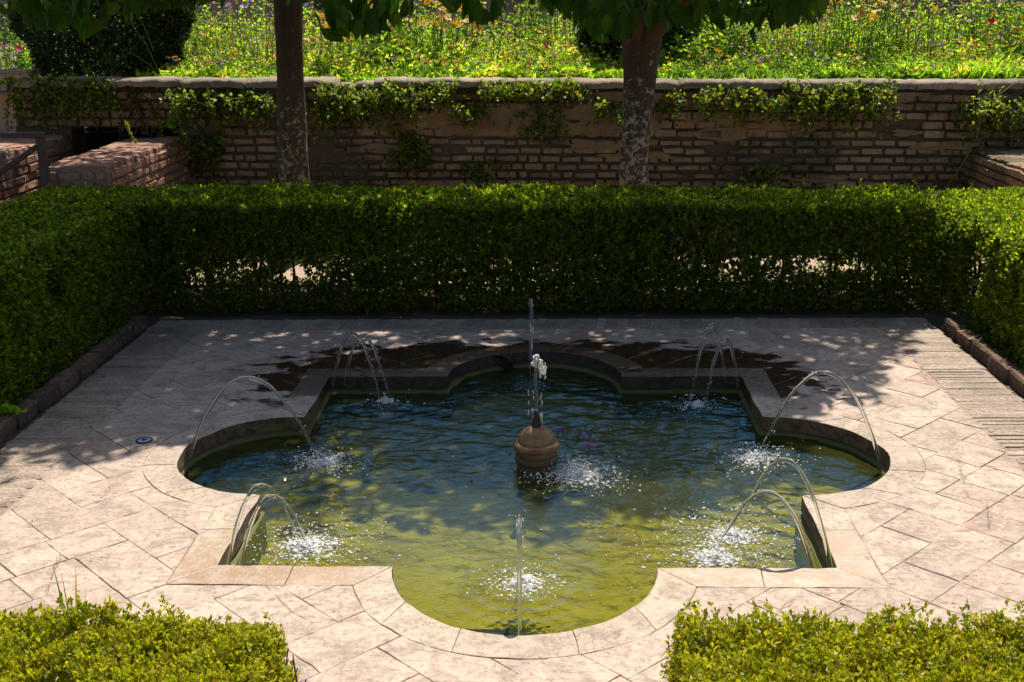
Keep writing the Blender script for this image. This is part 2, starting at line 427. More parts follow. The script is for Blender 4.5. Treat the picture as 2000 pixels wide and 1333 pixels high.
n1 = k.noise(26, P, 6, .7, .4); n2 = k.noise(9, P, 4); z = k.n('SeparateXYZ', {0: P}).outputs[2]
c = k.mix(n1, (.25, .12, .045), (.50, .29, .125)); c = k.mix(k.step(n2, .46, .62), c, (.20, .09, .035))
c = k.mix(k.math('SUBTRACT', 1.0, k.step(k.math('ADD', z, k.math('MULTIPLY', k.math('SUBTRACT', n2, .5), .05)), -.055, .012)), c, (.12, .07, .03))
MAT['terracotta'] = k.surf(k.pbr(c, .45, k.bump(n1, .6, .008)))
MAT['bronze'] = plain('dark_bronze', (.06, .035, .02), .4, .4, 30, .3, Metallic=.6)
MAT['cap'] = plain('enamel_cap', (.34, .42, .62), .25, .2, 20, .1)

# ------------------------------------------------------------------ pool outline
LR, S0 = .424, 1.0


def quatrefoil(d=0.0, n=26, s=S0, r=LR):
    """outline of the square pool with four round lobes, pushed outwards by d"""
    rr, h = r+d, s+d
    a0 = math.asin(max(-1, min(1, d/rr)))
    side = [(-h, -h)]
    for i in range(n+1):
        a = math.pi+a0+(math.pi-2*a0)*i/n
        side.append((rr*math.cos(a), -s+rr*math.sin(a)))
    pts = []
    for q in range(4):
        c_, s_ = [(1, 0), (0, 1), (-1, 0), (0, -1)][q]
        pts += [(x*c_-y*s_, x*s_+y*c_) for x, y in side]
    return pts


def poly_mesh(name, outer, inner, z):
    loops = [[Vector((x, y, 0)) for x, y in outer]] + ([[Vector((x, y, 0)) for x, y in inner]] if inner else [])
    tris = tessellate_polygon(loops)
    V = np.array([(v.x, v.y, z) for l in loops for v in l])
    T = np.array(tris)
    n = np.cross(V[T[:, 1]]-V[T[:, 0]], V[T[:, 2]]-V[T[:, 0]])[:, 2]
    T[n < 0] = T[n < 0][:, ::-1]
    return mesh_np(name, V, T)


def prism_bm(poly, z0, z1, bev=.005, seg=2, jit=0.0, taper=0.0):
    bm = bmesh.new()
    vs = [bm.verts.new((x, y, z1+random.uniform(-jit, jit))) for x, y in poly]
    f = bm.faces.new(vs)
    if f.normal.z < 0: bmesh.ops.reverse_faces(bm, faces=[f])
    bm.normal_update()
    if f.normal.z < 0: f.normal_flip()
    ex = bmesh.ops.extrude_face_region(bm, geom=[f])
    top = [e for e in ex['geom'] if isinstance(e, bmesh.types.BMVert)]
    for v in vs: v.co.z = z0
    bm.normal_update()
    if bev > 0:
        te = [e for e in ex['geom'] if isinstance(e, bmesh.types.BMEdge)]
        bmesh.ops.bevel(bm, geom=te, offset=bev, segments=seg, affect='EDGES', profile=.5, clamp_overlap=True)
    bmesh.ops.recalc_face_normals(bm, faces=bm.faces)
    return bm


def bm_mesh(name, bm, smooth=False):
    me = bpy.data.meshes.new(name); bm.to_mesh(me); bm.free()
    if smooth:
        for p in me.polygons: p.use_smooth = True
    return me


def box_bm(sx, sy, sz, bev=.0, seg=1):
    bm = bmesh.new(); bmesh.ops.create_cube(bm, size=1.0)
    for v in bm.verts: v.co = (v.co.x*sx, v.co.y*sy, v.co.z*sz)
    if bev: bmesh.ops.bevel(bm, geom=list(bm.edges), offset=bev, segments=seg, affect='EDGES')
    return bm


# ------------------------------------------------------------------ SETTING: ground
hole = quatrefoil(.12, 10)
GX = [(-7, -9), (7, -9), (7, 4.9), (-7, 4.9)]
g = link('ground', poly_mesh('ground', GX, hole, -.03), MAT['soil']); g['kind'] = 'structure'
big = []
for (x0, y0, x1, y1) in ((-400, -400, 400, -9), (-400, -9, -7, 4.9), (7, -9, 400, 4.9)):
    big.append([(x0, y0, -.03), (x1, y0, -.03), (x1, y1, -.03), (x0, y1, -.03)])
V = np.array(big).reshape(-1, 3); T = np.concatenate([[(4*i, 4*i+1, 4*i+2), (4*i, 4*i+2, 4*i+3)] for i in range(3)])
g2 = link('ground', mesh_np('ground_far', V, T), MAT['soil']); g2['kind'] = 'structure'
# gravel walk between hedge and brick wall
pm = plain('walk_gravel', (.44, .32, .235), .95, .3, 30, .6)
p_ = link('path', poly_mesh('path', [(-6, 3.0), (6, 3.0), (6, 4.8), (-6, 4.8)], None, -.012), pm); p_['kind'] = 'structure'
# raised garden bed behind the wall
xs = np.linspace(-12, 12, 60); ys = np.concatenate([np.linspace(4.95, 12, 30), [16, 30, 80, 300]])
Xg, Yg = np.meshgrid(xs, ys)
Xg = np.where(Yg > 12.5, Xg*(1+(Yg-12)*.12), Xg)
Zg = 1.10+.02*np.clip(Yg-5, 0, 10)+.03*fnoise(np.stack([Xg, Yg, 0*Xg], -1), 1.5, 2)*(Yg > 5.2)
Vt = np.stack([Xg, Yg, Zg], -1).reshape(-1, 3); nx = len(xs); T = []
for j in range(len(ys)-1):
    for i in range(nx-1):
        a = j*nx+i; T += [(a, a+1, a+nx+1), (a, a+nx+1, a+nx)]
t_ = link('terrace', mesh_np('terrace', Vt, T, smooth=True), MAT['soil']); t_['kind'] = 'structure'

# ------------------------------------------------------------------ SETTING: pavement
XL, XR, YB, YF = -2.19, 2.2, 2.08, -3.0
pave = link('pavement', poly_mesh('pavement', [(XL, YF), (XR, YF), (XR, YB), (XL, YB)], quatrefoil(.05, 16), -.0035), MAT['mortar'])
pave['kind'] = 'structure'
CW = .130
cut_me = bm_mesh('cutter', prism_bm(quatrefoil(CW+.0015, 22), -.2, .2, 0))
cutter = bpy.data.objects.new('cutter', cut_me); COL.objects.link(cutter)
Qin = quatrefoil(CW-.004, 22); Qout = quatrefoil(CW+.03, 22)


def inside(poly, x, y):
    c = False; j = len(poly)-1
    for i in range(len(poly)):
        xi, yi = poly[i]; xj, yj = poly[j]
        if (yi > y) != (yj > y) and x < (xj-xi)*(y-yi)/(yj-yi)+xi: c = not c
        j = i
    return c


def clip(poly, rect):
    x0, y0, x1, y1 = rect
    for axis, lim, sg in ((0, x0, 1), (0, x1, -1), (1, y0, 1), (1, y1, -1)):
        out = []
        for i in range(len(poly)):
            p, q = poly[i], poly[(i+1) % len(poly)]
            dp, dq = sg*(p[axis]-lim), sg*(q[axis]-lim)
            if dp >= 0: out.append(p)
            if dp*dq < 0:
                t = dp/(dp-dq); out.append((p[0]+(q[0]-p[0])*t, p[1]+(q[1]-p[1])*t))
        poly = out
        if len(poly) < 3: return []
    return poly


def area(p): return abs(sum(p[i-1][0]*p[i][1]-p[i][0]*p[i-1][1] for i in range(len(p))))/2


IN = (-1.885, YF, 1.895, 1.865)
WS = .192; gap = .0007
ca, sa = math.cos(R(45)), math.sin(R(45))
slabs = []
for i in range(-34, 35):
    for j in range(-18, 19):
        ox, oy = i+2*j, i-2*j
        pcs = []
        for (a, b, c_, d) in ((0, 0, 2, 1), (2, -1, 3, 1)):
            if random.random() < .42:
                t_ = random.uniform(.38, .62)*2
                pcs += [(0, 0, t_, 1), (t_, 0, 2, 1)] if a == 0 else [(2, -1, 3, -1+t_), (2, -1+t_, 3, 1)]
            else: pcs.append((a, b, c_, d))
        for (a, b, c_, d) in pcs:
            u0, v0, u1, v1 = (ox+a)*WS+gap, (oy+b)*WS+gap, (ox+c_)*WS-gap, (oy+d)*WS-gap
            cu, cv = (u0+u1)/2, (v0+v1)/2
            cx, cy_ = cu*ca-cv*sa, cu*sa+cv*ca
            if abs(cx) > 2.4 or not -3.3 < cy_ < 2.4: continue
            pl = [(u*ca-v*sa+random.uniform(-.003, .003), u*sa+v*ca+random.uniform(-.003, .003)) for u, v in ((u0, v0), (u1, v0), (u1, v1), (u0, v1))]
            pl = clip(pl, IN)
            if len(pl) < 3 or area(pl) < .0012: continue
            pr_ = []
            for e_ in range(len(pl)):
                p_, q_ = pl[e_], pl[(e_+1) % len(pl)]; le = math.hypot(q_[0]-p_[0], q_[1]-p_[1]); m_ = max(1, int(le/.045))
                for t_ in range(m_):
                    x_, y_ = p_[0]+(q_[0]-p_[0])*t_/m_, p_[1]+(q_[1]-p_[1])*t_/m_
                    chip = random.uniform(.0, .0014)+(random.uniform(.002, .006) if random.random() < .07 else 0)
                    dx_, dy_ = cx-x_, cy_-y_; dl_ = math.hypot(dx_, dy_)+1e-6
                    pr_.append((x_+dx_/dl_*chip, y_+dy_/dl_*chip))
            slabs.append(pr_)
for pl in slabs:
    mx, my = sum(p[0] for p in pl)/len(pl), sum(p[1] for p in pl)/len(pl)
    pts = pl+[((pl[i-1][0]+pl[i][0])/2, (pl[i-1][1]+pl[i][1])/2) for i in range(len(pl))]+[(mx, my)]
    ins = [inside(Qin, *p) for p in pts]
    if all(ins) : continue
    touch = any(inside(Qout, *p) for p in pts)
    dz = random.uniform(-.001, .001); tx, ty = random.uniform(-.003, .003), random.uniform(-.003, .003)
    loc = [(x-mx, y-my) for x, y in pl]
    bm = prism_bm(loc, -.03, 0, 0 if touch else .0014, 1)
    if touch:
        me = bm_mesh('slab', bm); ob = bpy.data.objects.new('tmp', me); COL.objects.link(ob); ob.location = (mx, my, 0)
        md = ob.modifiers.new('b', 'BOOLEAN'); md.object = cutter; md.operation = 'DIFFERENCE'; md.solver = 'EXACT'
        dg = bpy.context.evaluated_depsgraph_get(); dg.update()
        me2 = bpy.data.meshes.new_from_object(ob.evaluated_get(dg)); bpy.data.objects.remove(ob)
        bm = bmesh.new(); bm.from_mesh(me2); bpy.data.meshes.remove(me2)
        if len(bm.faces) < 4: bm.free(); continue
        bmesh.ops.dissolve_limit(bm, angle_limit=.01, verts=bm.verts, edges=bm.edges)
        te = [e for e in bm.edges if len(e.link_faces) == 2 and min(v.co.z for v in e.verts) > -.001 and any(abs(f.normal.z) < .5 for f in e.link_faces)]
        ar = sum(f.calc_area() for f in bm.faces if f.normal.z > .9)
        if ar < .001: bm.free(); continue
        try: bmesh.ops.bevel(bm, geom=te, offset=.0014, segments=1, affect='EDGES', clamp_overlap=True)
        except Exception: pass
    ob = link('paving_stone', bm_mesh('paving_stone', bm), MAT['paving'], pave,
              Matrix.Translation((mx, my, dz)) @ Euler((tx, ty, 0)).to_matrix().to_4x4())
bpy.data.objects.remove(cutter)

bb = []
for q in range(6):
    bm = box_bm(1, 1, 1, 0); bmesh.ops.bevel(bm, geom=list(bm.edges), offset=.06, segments=1, affect='EDGES')
    for v in bm.verts: v.co += Vector((random.uniform(-.05, .05), random.uniform(-.03, .03), random.uniform(-.07, .07)))
    me = bm_mesh('border_brick', bm); bb.append(me); me.materials.append(MAT['border'])


def put(name, me, parent, cx, cy_, cz, sx, sy, sz, rz=0.0, rx=0.0, ry=0.0):
    return link(name, me, None, parent, Matrix.Translation((cx, cy_, cz)) @ Euler((rx, ry, rz)).to_matrix().to_4x4() @ Matrix.Diagonal((sx, sy, sz, 1)))


y = YB-.21
while y > -2.05:
    for sx, xa, xb in ((-1, XL, -1.892), (1, 1.902, XR)):
        t = random.uniform(.050, .062)
        put('border_brick', random.choice(bb), pave, (xa+xb)/2+random.uniform(-.006, .006), y+random.uniform(-.002, .002), -.022+random.uniform(-.0016, .0016),
            abs(xb-xa)*random.uniform(.98, 1.01), 0.0428, .045, random.uniform(-.008, .008))
    y -= .0435
x = XL
while x < XR-.02:
    t = random.uniform(.054, .066)
    put('border_brick', random.choice(bb), pave, x+t/2, (YB+1.87)/2+random.uniform(-.01, .012), -.022+random.uniform(-.0016, .0016), t*1.0, .205, .045, random.uniform(-.07, .0)-.12)
    x += t

# ------------------------------------------------------------------ fountain basin
basin = empty('fountain_basin', (0, 0, 0), 'sunken square stone pool with four rounded lobes set in the paving', 'fountain basin')


def ring_wall(name, prof, mat, parent, n=26):
    rings = [quatrefoil(d, n) for d, z in prof]; m_ = len(rings[0]); V = []; T = []
    for rg, (d, z) in zip(rings, prof): V += [(x, y, z) for x, y in rg]
    for k_ in range(len(prof)-1):
        for i in range(m_):
            a, b = k_*m_+i, k_*m_+(i+1) % m_; T += [(a, b, b+m_), (a, b+m_, a+m_)]
    me = mesh_np(name, V, T)
    return link(name, me, mat, parent)


ring_wall('basin_wall', [(.045, -.02), (.012, -.055), (.010, -.070), (-.010, -.076), (-.012, -.20), (-.014, -.25)], MAT['basin'], basin)
link('basin_floor', poly_mesh('basin_floor', quatrefoil(.02, 16), None, -.215), MAT['floor'], basin)
xint = math.sqrt((LR+CW)**2-CW**2)


def rot4(p, q):
    c_, s_ = [(1, 0), (0, 1), (-1, 0), (0, -1)][q]
    return (p[0]*c_-p[1]*s_, p[0]*s_+p[1]*c_)


def rough_up(bm, amp, freq=22.0):
    for v in bm.verts:
        p = np.array(v.co)+13.0
        d = fnoise(p[None], freq, 4)[0]
        v.co.x += amp*d; v.co.y += amp*fnoise(p[None], freq, 9)[0]


def coping_piece(poly, sub=0):
    mx, my = sum(p[0] for p in poly)/len(poly), sum(p[1] for p in poly)/len(poly)
    # pull joints in a little and resample the outline so that the rim looks worn
    pts = []
    for i in range(len(poly)):
        p, q = poly[i], poly[(i+1) % len(poly)]
        L = math.hypot(q[0]-p[0], q[1]-p[1]); n = max(1, int(L/.03))
        for j in range(n): pts.append((p[0]+(q[0]-p[0])*j/n, p[1]+(q[1]-p[1])*j/n))
    cx, cy_ = mx, my
    out = []
    for x, y in pts:
        nx_ = fnoise(np.array([[x, y, .3]]), 17, 5)[0]*.0052; ny_ = fnoise(np.array([[x, y, 1.3]]), 17, 8)[0]*.0052
        dx, dy = x-cx, y-cy_; dl = math.hypot(dx, dy)+1e-6
        out.append((x-dx/dl*.0004+nx_-mx, y-dy/dl*.0004+ny_-my))
    bm = prism_bm(out, -.06, random.uniform(0, .001), .003, 2)
    o = link('coping_stone', bm_mesh('coping_stone', bm), MAT['coping'], basin, Matrix.Translation((mx, my, 0)) @ Euler((random.uniform(-.008, .008), random.uniform(-.008, .008), 0)).to_matrix().to_4x4())


for q in range(4):
    cut = random.uniform(.68, .76)
    for sg in (-1, 1):
        a = [(sg*1.0, -1.0), (sg*cut, -1.0), (sg*cut, -1-CW), (sg*(1+CW), -1-CW)]
        b = [(sg*cut, -1.0), (sg*LR, -1.0), (sg*xint, -1-CW), (sg*cut, -1-CW)]
        for pl in (a, b):
            pl = [rot4(p, q) for p in pl]
            if sum(pl[i-1][0]*pl[i][1]-pl[i][0]*pl[i-1][1] for i in range(4)) < 0: pl = pl[::-1]
            coping_piece(pl)
    ao = math.asin(CW/(LR+CW)); nseg = 5
    cuts = [0]+sorted((i+random.uniform(-.2, .2))/nseg for i in range(1, nseg))+[1]
    for i in range(nseg):
        pin = []; pout = []
        for s_ in np.linspace(cuts[i], cuts[i+1], 8):
            ai = math.pi+math.pi*s_; a2 = math.pi+ao+(math.pi-2*ao)*s_
            pin.append((LR*math.cos(ai), -1+LR*math.sin(ai))); pout.append(((LR+CW)*math.cos(a2), -1+(LR+CW)*math.sin(a2)))
        pl = [rot4(p, q) for p in pin+pout[::-1]]
        if sum(pl[i_-1][0]*pl[i_][1]-pl[i_][0]*pl[i_-1][1] for i_ in range(len(pl))) < 0: pl = pl[::-1]
        coping_piece(pl)
# round overflow pipe in the far lobe wall
pth = [(-.19, 1.395, -.075), (-.17, 1.30, -.075)]
bm = bmesh.new(); bmesh.ops.create_cone(bm, cap_ends=True, segments=20, radius1=.05, radius2=.05, depth=.03)
for f in [f for f in bm.faces if f.normal.z > .9]:
    r_ = bmesh.ops.inset_region(bm, faces=[f], thickness=.012); bmesh.ops.translate(bm, verts=f.verts, vec=(0, 0, -.02))
link('overflow_pipe', bm_mesh('overflow_pipe', bm), MAT['bronze'], basin, Matrix.Translation((-.165, 1.372, -.055)) @ Euler((R(90), 0, R(-20))).to_matrix().to_4x4())

# ------------------------------------------------------------------ water
WZ = -.084
LAND = {'front_left_a': (-.80, -.60), 'front_left_b': (-.74, -.68), 'front_right_a': (.64, -.72), 'front_right_b': (.74, -.55), 'left': (-.88, .10), 'right': (.94, .135),
        'front': (-.013, -.97), 'centre': (.19, -.02), 'back_left': (-.71, .87), 'back_right': (.78, .83), 'back': (-.02, 1.12)}
n_ = 400
xs = np.linspace(-1.46, 1.46, n_); Xw, Yw = np.meshgrid(xs, xs); Pw = np.stack([Xw, Yw], -1)
Z = np.zeros_like(Xw)
wr = np.random.default_rng(5)
for i in range(54):
    lam = .03*(8.0**wr.random()); a = wr.uniform(0, math.pi); kx, ky = math.cos(a)*6.283/lam, math.sin(a)*6.283/lam*1.25
    Z += .0150*lam**1.0/np.sqrt(54)*1.5*np.sin(Xw*kx+Yw*ky+wr.random()*6.28+1.6*np.sin(Xw*4+i*1.7)+1.6*np.sin(Yw*4.7+i*2.3+Xw*2))
Z *= .65+.45*fnoise(np.stack([Xw, Yw, 0*Xw], -1), 2.6, 7)
Z *= .16+1.15/(1+np.exp(-(Yw+.32)/.18))
for nm, (lx, ly) in LAND.items():
    d = np.hypot(Xw-lx, Yw-ly)+1e-6; A = {'left': .0016, 'centre': .0018}.get(nm, .0011)
    Z += A*np.exp(-d/.17)*np.sin(d*6.283/.068+wr.random()*6)+.006*np.exp(-(d/.07)**2)*np.sin(Xw*140+ly)*np.cos(Yw*130)
Q2 = quatrefoil(.03, 26)
path_q = np.array(Q2)


def inside_np(poly, X, Y):
    c = np.zeros(X.shape, bool); j = len(poly)-1
    for i in range(len(poly)):
        xi, yi = poly[i]; xj, yj = poly[j]
        if yi != yj: c ^= ((yi > Y) != (yj > Y)) & (X < (xj-xi)*(Y-yi)/(yj-yi)+xi)
        j = i
    return c


ins = inside_np(Q2, Xw, Yw)
idx = np.arange(n_*n_).reshape(n_, n_)
qd = ins[:-1, :-1] & ins[1:, :-1] & ins[:-1, 1:] & ins[1:, 1:]
a, b, c_, d = idx[:-1, :-1][qd], idx[:-1, 1:][qd], idx[1:, 1:][qd], idx[1:, :-1][qd]
T = np.concatenate([np.stack([a, b, c_], -1), np.stack([a, c_, d], -1)])
used = np.unique(T); remap = np.zeros(n_*n_, int); remap[used] = np.arange(len(used))
Vw = np.stack([Xw, Yw, WZ+Z], -1).reshape(-1, 3)[used]
wat = link('water', mesh_np('water', Vw, remap[T], smooth=True), MAT['water']); wat['kind'] = 'structure'

# ------------------------------------------------------------------ fountain column
def lathe(name, prof, mat, parent, seg=40, loc=(0, 0, 0), wob=0.0):
    V = []; T = []
    for r_, z in prof:
        for j in range(seg):
            th = 6.283185*j/seg; rr = r_*(1+wob*math.sin(3*th+z*40)+wob*.6*math.sin(7*th+1+z*70)); V.append((loc[0]+rr*math.cos(th), loc[1]+rr*math.sin(th), loc[2]+z))
    for i in range(len(prof)-1):
        for j in range(seg):
            p, q = i*seg+j, i*seg+(j+1) % seg; T += [(p, q, q+seg), (p, q+seg, p+seg)]
    return link(name, mesh_np(name, V, T, smooth=True), mat, parent)


colu = empty('fountain_column', (.025, .07, -.478), 'short domed terracotta column with dark pointed nozzle in the middle of the pool', 'fountain column')
o_ = .45
lathe('shaft', [(.0815, 0), (.0815, .375), (.083, .385), (.0815, .40), (.0815, .412)], MAT['terracotta'], colu, wob=.004)
lathe('ring_moulding', [(.078, .41), (.087, .416), (.0895, .425), (.087, .436), (.079, .440), (.078, .444), (.083, .448), (.084, .455), (.079, .462), (.079, .468)], MAT['terracotta'], colu, wob=.006)
lathe('rim', [(.078, .468), (.093, .473), (.097, .482), (.096, .492), (.089, .499), (.074, .500)], MAT['terracotta'], colu, wob=.008)
dome = [(.072, .497)]+[(.072*math.cos(a)**.9+.003, .498+.068*math.sin(a)) for a in np.linspace(.1, 1.45, 12)]+[(.016, .567)]
lathe('dome', dome, MAT['terracotta'], colu, wob=.010)
lathe('nozzle', [(.017, .560), (.0195, .570), (.0175, .576), (.0135, .596), (.0085, .622), (.0055, .634), (.0, .634)], MAT['bronze'], colu, 18)

ICO = bmesh.new(); bmesh.ops.create_icosphere(ICO, subdivisions=1, radius=1.0)
ICO_V = np.array([v.co[:] for v in ICO.verts]); ICO_F = np.array([[v.index for v in f.verts] for f in ICO.faces]); ICO.free()


def blobs(acc, C_, r, squash=1.0, tallness=None):
    n = len(C_); r = np.broadcast_to(r, (n,))
    sc_ = np.stack([r*rng.uniform(.7, 1.5, n), r*rng.uniform(.7, 1.4, n), r*squash*rng.uniform(.7, 1.3, n)], -1)
    J = 1+.22*rng.normal(size=(n, len(ICO_V), 1))
    acc.add(C_[:, None]+ICO_V[None]*J*sc_[:, None], ICO_F)



# ------------------------------------------------------------------ water jets and splashes
def arc(a, b, h, n=34):
    a, b = np.array(a, float), np.array(b, float); t = np.linspace(0, 1, n)[:, None]
    p = a+(b-a)*t
    dz = b[2]-a[2]
    # parabola through both ends with its top at height h
    A = math.sqrt(max(h-a[2], 1e-3)); B = math.sqrt(max(h-b[2], 1e-3)); tm = A/(A+B)
    p[:, 2:3] = h-(h-a[2])*((t-tm)/tm)**2
    return p


def jet(a, b, h, label, r0=.0092, r1=.0055):
    p = arc(a, b, h, 46); n = len(p); t = np.linspace(0, 1, n)
    rad = r0*(1-.25*t)+.0016*np.sin(t*23+a[0]*9)*t+.0035*np.exp(-((t-.5)/.14)**2)*(.6+.4*np.sin(t*60))
    p[:, 0] += .0022*np.sin(t*31+a[1]*5)*t; p[:, 1] += .0022*np.sin(t*27+a[0]*7)*t
    rad = np.maximum(rad*.82, .004)
    g_ = fnoise(np.stack([t*40+a[0]*3, t*0+a[1], t*0], -1), .55, 3); rad *= 1+.22*g_
    p[:, 0] += .0035*fnoise(np.stack([t*16, t*0+a[0]*5, t*0], -1), .5, 5)*t; p[:, 2] += .0035*fnoise(np.stack([t*16, t*0+a[1]*5, t*0+3], -1), .5, 6)*t
    rad[-5:] *= np.linspace(.9, .35, 5)
    root = empty('water_jet', tuple(p[0]), label, 'water jet', 'arching water jets of the fountain')
    V, T = tube(p-p[0], rad, 10)
    link('stream', mesh_np('stream', V, T, smooth=True), MAT['jet'], root)
    ac = Acc(); m = 26; q_ = np.clip(rng.normal(.78, .16, m), .45, .99)
    C_ = np.stack([np.interp(q_, t, p[:, j_]) for j_ in range(3)], -1)-p[0]+rng.normal(0, .007, (m, 3))
    blobs(ac, C_, rng.uniform(.0009, .0024, m), 1.6); ac.build('spray_drops', MAT['foam'], root, 'stuff', True)
    return root


jet((-.985, -.955, -.05), (-.80, -.68, WZ), .205, 'clear water jet from the near left pool corner, the outer one of the pair')
jet((-.945, -.965, -.05), (-.75, -.74, WZ), .180, 'clear water jet from the near left pool corner, the inner lower one of the pair')
jet((.945, -.965, -.05), (.64, -.77, WZ), .206, 'clear water jet from the near right pool corner, the lower inner one of the pair')
jet((1.0, -.935, -.045), (.74, -.60, WZ), .278, 'clear water jet from the near right pool corner, the tall outer one')
jet((-1.405, .02, -.04), (-.88, .10, WZ), .300, 'tall water arch springing from the left lobe of the pool')
jet((1.405, .01, -.04), (.94, .135, WZ), .315, 'tall water arch springing from the right lobe of the pool')
jet((-.004, -1.42, -.04), (-.013, -.97, WZ), .262, 'water jet from the near lobe seen head on as a vertical line')
jet((-.012, 1.40, -.04), (-.018, 1.12, WZ), .315, 'thin water jet from the far lobe in front of the back hedge')
jet((-.985, .99, -.05), (-.73, .86, WZ), .240, 'water jet from the far left pool corner, left one of the crossing pair')
jet((-.93, .995, -.05), (-.69, .88, WZ), .222, 'water jet from the far left pool corner, right one of the crossing pair')
jet((.985, .97, -.05), (.80, .78, WZ), .222, 'water jet from the far right pool corner, the lower nearer one')
jet((.93, 1.0, -.05), (.745, .86, WZ), .275, 'water jet from the far right pool corner, the higher farther one')
# central jet: upright stream that breaks up and falls back
cj = empty('water_jet', (.025, .07, .156), 'upright white water jet rising from the column nozzle and breaking at the top', 'water jet')
tt = np.linspace(0, 1, 22)
V, T = tube(np.stack([.003*np.sin(tt*9), 0*tt, tt*.225], -1), .0065+.002*np.sin(tt*30)**2+.004*tt**3, 10)
link('stream', mesh_np('stream', V, T, smooth=True), MAT['jet'], cj)

ac = Acc()
n = 46; C_ = np.stack([rng.normal(.006, .007, n), rng.normal(0, .007, n), rng.uniform(.165, .235, n)], -1); blobs(ac, C_, rng.uniform(.0025, .007, n), 1.6)
n = 40; C_ = np.stack([rng.uniform(.014, .04, n), rng.normal(0, .008, n), rng.uniform(.14, .20, n)], -1); blobs(ac, C_, rng.uniform(.0015, .0032, n), 3.5)
n = 26; C_ = np.stack([rng.choice([-.03, -.018, -.012, .014, .02], n)+rng.normal(0, .002, n), rng.normal(0, .01, n), rng.uniform(-.04, .09, n)], -1); blobs(ac, C_, rng.uniform(.0012, .003, n), 5.0)
ac.build('falling_drops', MAT['foam'], cj, 'stuff', True)


def splash(name, xy, n_drop, spread, label, foam=70):  # white droplets also stand in for sun glints on the ripples
    n_drop = int(n_drop*2.4); spread *= 1.3; foam = int(foam*2.0)
    ac = Acc()
    r_ = np.abs(rng.normal(0, spread, n_drop)); th = rng.random(n_drop)*6.283
    z = np.where(rng.random(n_drop) < .72, rng.uniform(-.002, .006, n_drop), rng.exponential(.018, n_drop)*np.exp(-r_/spread*.35))
    C_ = np.stack([r_*np.cos(th)*1.15, r_*np.sin(th), z], -1)
    blobs(ac, C_, np.clip(rng.lognormal(-6.12, .5, n_drop), .0010, .0062), .6)
    foam = int(foam*1.8)
    r_ = np.abs(rng.normal(0, spread*.34, foam)); th = rng.random(foam)*6.283
    C_ = np.stack([r_*np.cos(th), r_*np.sin(th), rng.uniform(-.003, .004, foam)+.016*np.exp(-(r_/spread*3)**2)*rng.random(foam)], -1)
    blobs(ac, C_, rng.uniform(.0028, .0080, foam), .4)
    o = ac.build('splash', MAT['foam'], None, 'stuff', True); o.location = (xy[0], xy[1], WZ+.002)
    tag(o, label, 'splash')


splash('s', (-.77, -.70), 620, .098, 'white splash and droplets where the near left corner jets land', 170)
splash('s', (.64, -.77), 420, .085, 'white splash of the near right lower jet beside the front rim', 110)
splash('s', (.72, -.60), 420, .11, 'white splash of the near right tall jet, farther from the rim', 90)
splash('s', (-.865, .09), 420, .062, 'white splash under the left lobe jet', 120)
splash('s', (.93, .14), 420, .075, 'white splash under the right lobe jet', 110)
splash('s', (-.005, -.96), 360, .058, 'white splash under the near lobe jet, in green water', 110)
splash('s', (.19, -.03), 900, .075, 'broad glittering splash beside the fountain column', 120)
splash('s', (-.71, .87), 60, .05, 'small shaded splash under the far left corner jets', 30)
splash('s', (.77, .82), 70, .06, 'small shaded splash under the far right corner jets', 40)
# drops that lie scattered over the whole surface
ac = Acc(); m_ = 0
C_ = np.stack([rng.uniform(-.95, .95, 150), rng.uniform(-1.1, .6, 150), np.full(150, WZ+.003)], -1)
blobs(ac, C_, rng.uniform(.0015, .0036, 150), .5)
o = ac.build('water_drops', MAT['foam'], None, 'stuff', True); tag(o, 'scattered bright drops lying on the pool surface', 'water drops')

# ------------------------------------------------------------------ brickwork
TILT = .0120
BR = []
for q in range(8):
    bm = box_bm(1, 1, 1, 0)
    bmesh.ops.bevel(bm, geom=list(bm.edges), offset=.085, segments=1, affect='EDGES')
    for v in bm.verts: v.co += Vector((random.uniform(-.03, .03), random.uniform(-.06, .06), random.uniform(-.075, .075)))
    BR.append(bm_mesh('brick', bm))
BRm = {}


def brick_mesh(i, mat):
    key = (i, mat.name)
    if key not in BRm:
        me = BR[i].copy(); me.materials.clear(); me.materials.append(mat); BRm[key] = me
    return BRm[key]


def tri_of(me):
    me.calc_loop_triangles()
    V = np.array([v.co[:] for v in me.vertices]); T = np.array([t.vertices[:] for t in me.loop_triangles]); return V, T


def add_bricks(lst, mat, parent, limit=300, rank=None, name='brick'):
    """lst of (centre, size, euler) in the parent's space; the largest in view become parts, the rest one part"""
    if rank: lst = sorted(lst, key=rank)
    for c, s, e in lst[:limit]:
        link(name, brick_mesh(random.randrange(8), mat), None, parent, Matrix.Translation(c) @ Euler(e).to_matrix().to_4x4() @ Matrix.Diagonal((*s, 1)))
    if len(lst) > limit:
        ac = Acc()
        for c, s, e in lst[limit:]:
            V, T = tri_of(BR[random.randrange(8)])
            Rm = np.array(Euler(e).to_matrix()); ac.add((V*np.array(s))@Rm.T+np.array(c), T)
        ac.build('brickwork', mat, parent, 'stuff')


def box_part(name, x0, x1, y0, y1, z0, z1, mat, parent, bev=0.0):
    bm = box_bm(x1-x0, y1-y0, z1-z0, bev)
    return link(name, bm_mesh(name, bm), mat, parent, Matrix.Translation(((x0+x1)/2, (y0+y1)/2, (z0+z1)/2)))


